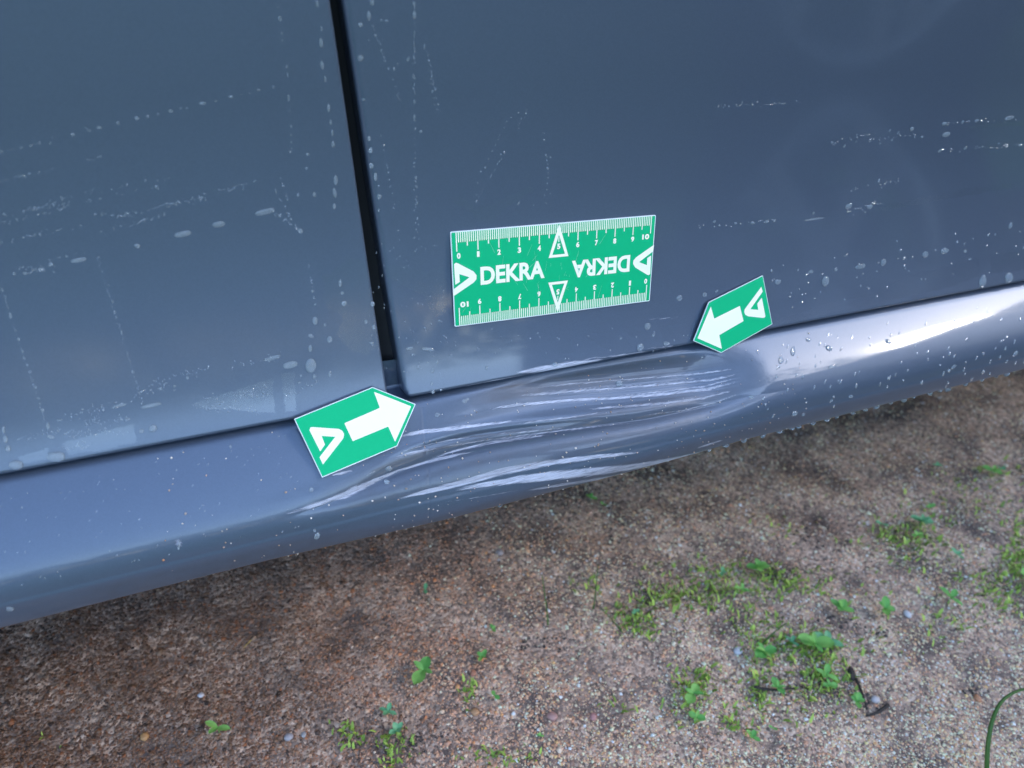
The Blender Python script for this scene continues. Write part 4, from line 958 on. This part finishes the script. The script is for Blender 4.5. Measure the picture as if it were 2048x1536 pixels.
for i, (px, py, w, c, lab) in enumerate(PEB):
    if not w: continue
    p = gpoint(px, py); bm = bmesh.new(); bmesh.ops.create_icosphere(bm, subdivisions=2, radius=1)
    dist = (p - Vector(CAM)).length; r = w / FPX * dist / 2
    for v in bm.verts:
        v.co *= 1 + .10 * sin(5 * v.co.x + i) * cos(4 * v.co.y + 2 * i) + random.uniform(-.04, .04); v.co.x *= 1.2; v.co.z *= .65
    bmesh.ops.scale(bm, vec=(r, r, r), verts=bm.verts); bmesh.ops.rotate(bm, cent=(0, 0, 0), matrix=Matrix.Rotation(i * 1.3, 3, 'Z'), verts=bm.verts)
    o = bm_obj('pebble', bm, None, simple('pebble_stone', c, .55, noise=.3, nscale=600, bump=.0003), True); o.location = p + Vector((0, 0, r * .3)); tag(o, lab, 'pebble', 'pebbles in the gravel')

# ------------------------------------------------------------------ plants
def leaf_mat(name, c1, c2):
    m, nt, b = new_mat(name); N = nt.nodes; L = nt.links
    oi = N.new('ShaderNodeObjectInfo'); mx = N.new('ShaderNodeMix'); mx.data_type = 'RGBA'; mx.inputs[6].default_value = (*c1, 1); mx.inputs[7].default_value = (*c2, 1); L.new(oi.outputs['Random'], mx.inputs[0])
    L.new(mx.outputs[2], b.inputs['Base Color']); b.inputs['Roughness'].default_value = .5; b.inputs['Specular IOR Level'].default_value = .35
    tr = N.new('ShaderNodeBsdfTranslucent'); L.new(mx.outputs[2], tr.inputs[0]); ms = N.new('ShaderNodeMixShader'); ms.inputs[0].default_value = .3
    L.new(b.outputs[0], ms.inputs[1]); L.new(tr.outputs[0], ms.inputs[2]); L.new(ms.outputs[0], N['Material Output'].inputs[0])
    return m
LEAF = leaf_mat('seedling_leaf', (.14, .42, .10), (.30, .58, .14))
BLUELEAF = leaf_mat('bluish_leaf', (.16, .45, .22), (.22, .50, .25))
MOSS = leaf_mat('moss_green', (.08, .20, .02), (.13, .28, .03))
BLADE = leaf_mat('grass_blade', (.05, .13, .03), (.09, .19, .04))
def leaf_mesh(wd, tip=0.):
    L = 7; V = []; F = []
    for j in range(L + 1):
        u = j / L; w = wd * (sin(pi * min(1, u ** .8)) ** .6) * (.55 + .45 * u) if 0 < j < L else (.05 if j == 0 else .03)
        z = .10 * sin(u * 2.4) - tip * u * u
        for q in (-1, -.5, 0, .5, 1): V.append((u, q * w, z + .10 * wd * q * q * 2))
    for j in range(L):
        for q in range(4): a = j * 5 + q; F.append((a, a + 1, a + 6, a + 5))
    return npmesh('leaf', V, F)
LEAVES = [leaf_mesh(.40), leaf_mesh(.50, .1), leaf_mesh(.28, .15)]
for m_ in LEAVES: m_.materials.append(LEAF)
LEAVES_B = [m_.copy() for m_ in LEAVES]
for m_ in LEAVES_B: m_.materials.clear(); m_.materials.append(BLUELEAF)
sv, sf = tube([(0, 0, -.1), (.02, .01, .5), (0, 0, 1)], [.05, .045, .04], 5); STEM = npmesh('stem', sv, sf); STEM.materials.append(LEAF)
def seedling(px, py, size, nleaf, label, kind=0, seed=0, blue=False):
    rnd = random.Random(seed * 13 + int(px)); p = gpoint(px, py); d = (p - Vector(CAM)).length; L = size / FPX * d
    root = empty('seedling', p); tag(root, label, 'seedling', 'seedlings sprouting in the gravel')
    h = L * .35; st = link('stem', STEM, root); st.scale = (h, h, h)
    a0 = rnd.uniform(0, 6.28)
    for i in range(nleaf):
        pair = i // 2; a = a0 + pi * (i % 2) + pair * 1.57 + rnd.uniform(-.3, .3); ln = L * (.52 if pair == 0 else .40) * rnd.uniform(.85, 1.15)
        lf = link('leaf', (LEAVES_B if blue else LEAVES)[(kind + (pair > 0)) % 3], root); lf.location = (0, 0, h * (.95 + .12 * pair))
        lf.rotation_euler = (rnd.uniform(-.15, .15), -rnd.uniform(.05, .35) - .25 * pair, a); lf.scale = (ln, ln, ln)
    return root
PL = [(439, 1466, 48, 3, 'lone sprig of three small leaves in dark gravel, away from all moss', 2, 0), (847, 1354, 58, 4, 'seedling with two big round seed leaves in bare gravel', 1, 0), (850, 1184, 22, 2, 'pinhead seedling in the shade in front of the dent', 0, 1), (985, 1263, 20, 3, 'tiny seedling between the shaded gravel and pale sand', 0, 0),
      (963, 1319, 26, 4, 'small four-leaved seedling next to a reddish pebble', 0, 0), (777, 1430, 34, 4, 'thin-leaved seedling above a dark soil hollow', 2, 1), (794, 1466, 32, 4, 'seedling standing in the grass tuft at the dark hollow', 0, 1), (989, 1395, 20, 2, 'single moss-green sprout in pale sand', 1, 0), (1270, 1230, 20, 3, 'pale seedling in the outlying moss pad nearest the car door gap', 0, 1), (1080, 1474, 14, 3, 'small star-like sprout in sand near the pink pebbles', 0, 0),
      (1512, 1146, 44, 6, 'leafy seedling at the rear edge of the main moss patch', 0, 0), (1442, 1149, 20, 3, 'dark little seedling behind the main moss patch', 0, 1), (1481, 1185, 30, 4, 'narrow seedling in the middle of the main moss patch', 2, 0), (1381, 1220, 14, 3, 'tiny sprout at the fringe of the main moss patch', 0, 0),
      (1678, 1226, 38, 5, 'five-leaved rosette beside a dark clod, twin of its neighbour', 0, 0), (1763, 1228, 42, 5, 'open four-armed seedling on bare pink sand', 0, 0), (1895, 1206, 40, 4, 'long-leaved seedling on pale sand far from the twigs', 2, 0), (1524, 1315, 46, 5, 'round-leaved seedling under the leaning grass blade', 1, 0),
      (1622, 1300, 54, 5, 'largest yellow-green rosette in the front moss patch', 1, 0), (1648, 1293, 46, 3, 'bluish-green leaves crowding against the largest rosette', 0, 1), (1580, 1290, 26, 4, 'grey-green wispy seedling beside the largest rosette', 2, 1), (1646, 1358, 40, 4, 'loose seedling below the largest rosette', 2, 0), (1655, 1378, 28, 4, 'small round-leaved seedling nearest the dark bark chip', 1, 0),
      (1551, 1382, 32, 5, 'seedling growing over a thin level twig', 1, 0), (1382, 1397, 44, 4, 'broad-leaved seedling, upper of two close together', 1, 0), (1389, 1442, 32, 4, 'lower of the two seedlings growing close together', 1, 0), (1502, 1479, 26, 4, 'seedling with folded leaves at the front of the sand', 0, 0), (1544, 1459, 14, 2, 'two-leaved speck of green in grey sand', 0, 0),
      (1710, 1409, 30, 5, 'cross-shaped seedling at the foot of the dark twigs', 0, 0), (1837, 1052, 34, 6, 'bushy seedling in the farther moss patch', 1, 1), (1760, 1055, 24, 3, 'bluish seedling at the edge of the farther moss patch', 0, 1), (1830, 1078, 24, 4, 'pale seedling in front of the bushy one', 0, 0), (1857, 1021, 20, 3, 'small upright sprout behind the bushy seedling', 0, 0), (1910, 1115, 22, 3, 'blue-green sprout alone on the far sand', 0, 1),
      (2042, 1160, 28, 4, 'seedling cut by the picture edge, in thick moss', 0, 0), (1181, 1001, 22, 3, 'green sprout in deep shade under the sill', 0, 0), (1206, 1013, 16, 2, 'second, smaller sprout in the deep shade under the sill', 0, 0), (1871, 936, 16, 3, 'dim sprout in the shade beneath the far sill', 0, 1), (1979, 950, 26, 5, 'bright clump of leaflets in the shade beneath the far sill', 1, 0), (1999, 943, 16, 3, 'speck of leaves beside the bright clump in the shade', 0, 1)]
for i, (px, py, sz, nl, lab, kd, bl) in enumerate(PL): seedling(px, py, sz, nl, lab, kd, i, bool(bl))

# moss and short grass: nobody could count it
PATCH = [(1480, 1165, 130, 30, 480), (1400, 1185, 70, 18, 220), (1330, 1195, 50, 16, 160), (1265, 1235, 32, 24, 200), (1290, 1262, 30, 16, 60), (1560, 1165, 50, 20, 130), (1530, 1300, 40, 45, 260), (1590, 1290, 60, 26, 160), (1640, 1310, 45, 30, 260), (1640, 1370, 50, 26, 240), (1395, 1365, 45, 22, 160), (1380, 1400, 30, 40, 120),
         (1830, 1068, 55, 24, 260), (1760, 1065, 40, 20, 80), (1990, 1165, 60, 40, 260), (2035, 1110, 24, 40, 300), (2010, 1200, 40, 30, 100), (790, 1500, 26, 34, 130), (700, 1478, 30, 20, 40), (1515, 1395, 22, 34, 120), (1000, 1515, 60, 14, 70), (1460, 1445, 20, 26, 60), (1950, 960, 90, 24, 120), (1900, 1010, 120, 24, 120), (1700, 1190, 60, 30, 40), (1480, 1240, 80, 26, 120),
         (1900, 1245, 60, 30, 90), (1730, 1290, 60, 30, 40), (940, 1385, 12, 16, 50), (1180, 1170, 30, 12, 40), (1290, 1420, 60, 12, 30), (1850, 1120, 70, 30, 90), (690, 1470, 20, 16, 20), (1560, 1060, 60, 20, 40), (1620, 1430, 60, 30, 40), (100, 1480, 40, 16, 5), (1330, 1130, 60, 12, 30)]
V = []; F = []
for a, b_, w, h, cnt in PATCH:
    for _ in range(int(cnt * .6)):
        px, py = a + random.gauss(0, w * .7), b_ + random.gauss(0, h * .75)
        if py < 740 or px > 2100: continue
        p = gpoint(px, py); L = random.uniform(.0024, .0058); an = random.uniform(0, 6.28); w2 = L * random.uniform(.10, .22)
        dx = Vector((cos(an), sin(an), 0)); sd = Vector((-sin(an), cos(an), 0)); k = len(V)
        q = random.uniform(.3, 1.2)
        V += [p - sd * w2, p + sd * w2, p + dx * L * .4 * q + Vector((0, 0, L * .6)) + sd * w2, p + dx * L * .4 * q + Vector((0, 0, L * .6)) - sd * w2, p + dx * L * q + Vector((0, 0, L * .8))]
        F += [(k, k + 1, k + 2, k + 3), (k + 3, k + 2, k + 4)]
MS, nt, b = new_mat('moss_blades')
geo = nt.nodes.new('ShaderNodeNewGeometry'); cr = nt.nodes.new('ShaderNodeValToRGB'); cr.color_ramp.elements[0].color = (.12, .21, .02, 1); cr.color_ramp.elements[1].color = (.42, .55, .09, 1)
nt.links.new(geo.outputs['Random Per Island'], cr.inputs[0]); nt.links.new(cr.outputs[0], b.inputs['Base Color']); b.inputs['Roughness'].default_value = .6
tag(link('moss', npmesh('moss', V, F), None, MS), 'bright green moss and grass sprouts in patches on the sand', kind='stuff')

def blade(pts, hts, wpx, label, name='grass_blade', cat='grass blade', mat=BLADE, group=None):
    path = []
    for (px, py), h in zip(pts, hts):
        d = ray(px, py); k = (h - CAM[2]) / d[2]; path.append(CAM + d * k)
    dist = np.linalg.norm(path[0] - CAM); r = wpx / FPX * dist / 2
    P = [Vector(p) for p in path]; Q = []
    for i in range(len(P) - 1):
        for u in np.linspace(0, 1, 5)[:-1]:
            a = P[max(i - 1, 0)]; b_ = P[i]; c = P[i + 1]; e = P[min(i + 2, len(P) - 1)]
            Q.append(.5 * (2 * b_ + (c - a) * u + (2 * a - 5 * b_ + 4 * c - e) * u * u + (3 * b_ - a - 3 * c + e) * u ** 3))
    Q.append(P[-1]); n_ = len(Q)
    V, F = tube(Q, [r * (1 - .6 * i / n_) for i in range(n_)], 6)
    o = link(name, npmesh(name, V, F), None, mat); tag(o, label, cat, group); return o
G = 'single grass blades in the gravel'
blade([(1096, 1250), (1093, 1215), (1084, 1150)], [0.001, .010, .030], 3.5, 'thin dark blade standing alone in front of the shaded gravel', group=G)
blade([(1186, 1218), (1190, 1195), (1196, 1130)], [0.001, .008, .026], 3.5, 'thin dark blade beside the outlying moss pad', group=G)
blade([(1522, 1290), (1545, 1268), (1572, 1246)], [0.001, .006, .010], 4, 'bright blade leaning over the round-leaved seedling', group=G)
blade([(1245, 1265), (1225, 1240), (1200, 1215)], [0.001, .003, .006], 3, 'flat-lying blade near the outlying moss pad', group=G)
blade([(1974, 1560), (1975, 1500), (1985, 1440), (2008, 1398), (2050, 1378), (2090, 1384)], [.002, .02, .034, .040, .038, .02], 7, 'long green stem arching in from the picture corner', group=G)
TW = simple('dark_twig', (.035, .026, .022), .85, noise=.4, nscale=300)
GT = 'twigs and bark bits on the sand'
blade([(1712, 1358), (1724, 1385), (1734, 1420)], [.002, .004, .002], 6, 'short dark twig standing beside the bark chip', 'twig', 'twig', TW, GT)
blade([(1776, 1410), (1755, 1425), (1732, 1432)], [.002, .003, .002], 7, 'crumbly dark twig lying toward the arching stem', 'twig', 'twig', TW, GT)
blade([(1508, 1373), (1545, 1380), (1590, 1376)], [.002, .003, .002], 5, 'thin level twig lying under a seedling', 'twig', 'twig', TW, GT)
blade([(502, 1280), (492, 1290), (488, 1296)], [.002, .003, .002], 3, 'tiny straw-coloured stalk in the shaded gravel', 'straw', 'straw', simple('straw', (.36, .24, .08), .7), GT)
p = gpoint(1701, 1350); bm = bmesh.new(); bmesh.ops.create_icosphere(bm, subdivisions=2, radius=.0045)
for v in bm.verts: v.co.x *= 1.3; v.co.y *= .6; v.co.z *= .5; v.co *= random.uniform(.85, 1.15)
bmesh.ops.rotate(bm, cent=(0, 0, 0), matrix=Matrix.Rotation(.9, 3, 'Z'), verts=bm.verts)
o = bm_obj('bark_chip', bm, None, TW); o.location = p + Vector((0, 0, .002)); tag(o, 'black bark chip lying above the short dark twig', 'bark chip', GT)
# small clods of dark earth
CL = [(1094, 1290, 26), (1060, 1290, 18), (1640, 1078, 30), (1612, 1062, 22), (1680, 1085, 26), (845, 1478, 34), (825, 1485, 24), (1700, 1252, 22), (1660, 1240, 18), (1735, 1405, 18), (1945, 1385, 16), (1760, 1265, 16), (905, 1133, 22), (1215, 1080, 20), (940, 1122, 18), (1430, 1218, 16)]
C = []; Rr = []
for px, py, w in CL:
    for _ in range(13):
        p = gpoint(px + random.gauss(0, w * .8), py + random.gauss(0, w * .4)); C.append(p + Vector((0, 0, .0002))); Rr.append(random.uniform(.0005, .0014))
stones('earth_crumbs', 'crumbs of dark damp earth lying on the sand', C, Rr, np.tile([[.060, .047, .041]], (len(C), 1)) * rng.uniform(.7, 1.4, (len(C), 1)), STONE)

# ------------------------------------------------------------------ what the paint mirrors: a hedge and trees, with a trailer and barn added for the light
pc = empty('standin_trailer', (.98, -.80, 0)); tag(pc, 'made-up low utility trailer in place of the parked car whose wheel mirrors in the door', 'standin_trailer'); pc.rotation_euler.z = R(38)  # stands in for the parked car, kept low to block less sky
DPAINT = simple('standin_trailer_paint', (.05, .055, .06), .4, metal=.3)
wheel(pc, 0, 0, .31, out=1); wheel(pc, 0, -1.25, .31, out=-1)
bm = bmesh.new(); box_bm(bm, -.75, .95, -1.12, -.20, .36, .40); box_bm(bm, -.75, .95, -1.12, -1.09, .402, .66); box_bm(bm, -.75, .95, -.23, -.20, .402, .66); box_bm(bm, -.75, -.72, -1.087, -.232, .402, .66); box_bm(bm, .92, .95, -1.087, -.232, .402, .66); bm_obj('standin_bed', bm, pc, DPAINT)
bm = bmesh.new(); box_bm(bm, .952, 2.0, -.70, -.62, .33, .40); bm_obj('standin_drawbar', bm, pc, DPAINT)
bm = bmesh.new(); box_bm(bm, -.02, .02, -1.10, -.17, .29, .33); bm_obj('standin_axle', bm, pc, DPAINT)
BARK = simple('bark', (.09, .065, .05), .9, noise=.4, nscale=12)
TL, nt, b = new_mat('tree_leaves')
geo = nt.nodes.new('ShaderNodeNewGeometry'); cr = nt.nodes.new('ShaderNodeValToRGB'); cr.color_ramp.elements[0].color = (.03, .07, .015, 1); cr.color_ramp.elements[1].color = (.10, .18, .04, 1)
nt.links.new(geo.outputs['Random Per Island'], cr.inputs[0]); nt.links.new(cr.outputs[0], b.inputs['Base Color'])
def leaf_cloud(name, parent, blobs, n, sz):
    P = []; 
    tot = sum(a[3] ** 2 for a in blobs)
    for cx, cy, cz, r_ in blobs:
        k = int(n * r_ ** 2 / tot); d = rng.normal(size=(k, 3)); d /= np.linalg.norm(d, axis=1)[:, None]; P.append(np.array([cx, cy, cz]) + d * (r_ * rng.uniform(.45, 1.05, (k, 1))))
    P = np.concatenate(P); k = len(P); a = rng.normal(size=(k, 3)); a /= np.linalg.norm(a, axis=1)[:, None]; b2 = np.cross(a, rng.normal(size=(k, 3))); b2 /= np.linalg.norm(b2, axis=1)[:, None]
    s = sz * rng.uniform(.6, 1.3, (k, 1)); V = np.stack([P - a * s, P - b2 * s * .6, P + a * s, P + b2 * s * .6], 1).reshape(-1, 3)
    F = np.arange(4 * k).reshape(k, 4); return link(name, npmesh(name, V, F, False), parent, TL)
def tree(x, y, h, label, seed):
    t = empty('tree', (x, y, 0)); tag(t, label, 'tree', 'trees across the way'); rnd = random.Random(seed)
    V, F = tube([(0, 0, -.1), (.1, .05, h * .3), (0, .1, h * .6), (.1, 0, h * .85)], [.22, .17, .11, .04], 8); link('trunk', npmesh('trunk', V, F), t, BARK)
    bl = [(rnd.uniform(-1, 1) * h * .25, rnd.uniform(-1, 1) * h * .22, h * rnd.uniform(.35, .95), h * rnd.uniform(.12, .2)) for _ in range(14)]
    leaf_cloud('crown', t, bl, 5000, .11)
tree(-8.5, -8.5, 5.0, 'leafy tree standing behind the near end of the hedge', 1)
tree(2.6, -6.2, 9.5, 'unseen tall leafy tree, placed by the hedge to darken what the dent mirrors', 2)  # crown brought near and enlarged to darken the dent's reflections
tree(10.5, -9.5, 5.0, 'leafy tree standing behind the far end of the hedge', 3)
hd = empty('hedge', (0, -7, 0)); tag(hd, 'long clipped green hedge across the way', 'hedge')
leaf_cloud('foliage', hd, [(x, rng.uniform(-.2, .2), z, .75) for x in np.arange(-12, 16, .7) for z in (.4, .95)], 16000, .09)
bn = empty('sunblocker', (8.76, -3.89, 0)); bn.rotation_euler.z = R(65.4); tag(bn, 'added dark green timber barn beyond the stand-in trailer', 'sunblocker')  # unseen building added so its ridge hides most of the sun disc
TIMBER = simple('sunblocker_timber', (.06, .085, .055), .8, noise=.3, nscale=6); TILE = simple('sunblocker_roof_tiles', (.07, .05, .045), .8, noise=.3, nscale=9)
bm = bmesh.new(); box_bm(bm, -5, 5, -2.5, 2.5, 0, 3.0)
for sx_ in (-5, 5):
    f = [bm.verts.new(p) for p in ((sx_, -2.5, 3.002), (sx_, 2.5, 3.002), (sx_, 0, 5.5))]; bm.faces.new(f)
bm_obj('sunblocker_wall', bm, bn, TIMBER)
bm = bmesh.new()
for sy_ in (-1, 1):
    A = [(-5.3, sy_ * 2.8, 2.75), (5.3, sy_ * 2.8, 2.75), (5.3, 0, 5.58), (-5.3, 0, 5.58)]
    lo = [bm.verts.new(p) for p in A]; hi = [bm.verts.new((p[0], p[1], p[2] + .10)) for p in A]
    bm.faces.new(lo[::-1]); bm.faces.new(hi)
    for i in range(4): bm.faces.new((lo[i], lo[(i + 1) % 4], hi[(i + 1) % 4], hi[i]))
bm_obj('roof', bm, bn, TILE)
bm = bmesh.new(); box_bm(bm, -1.3, 1.3, 2.505, 2.56, .02, 2.4); bm_obj('door', bm, bn, simple('sunblocker_door', (.05, .04, .03), .8))  # door of the added sunblocker
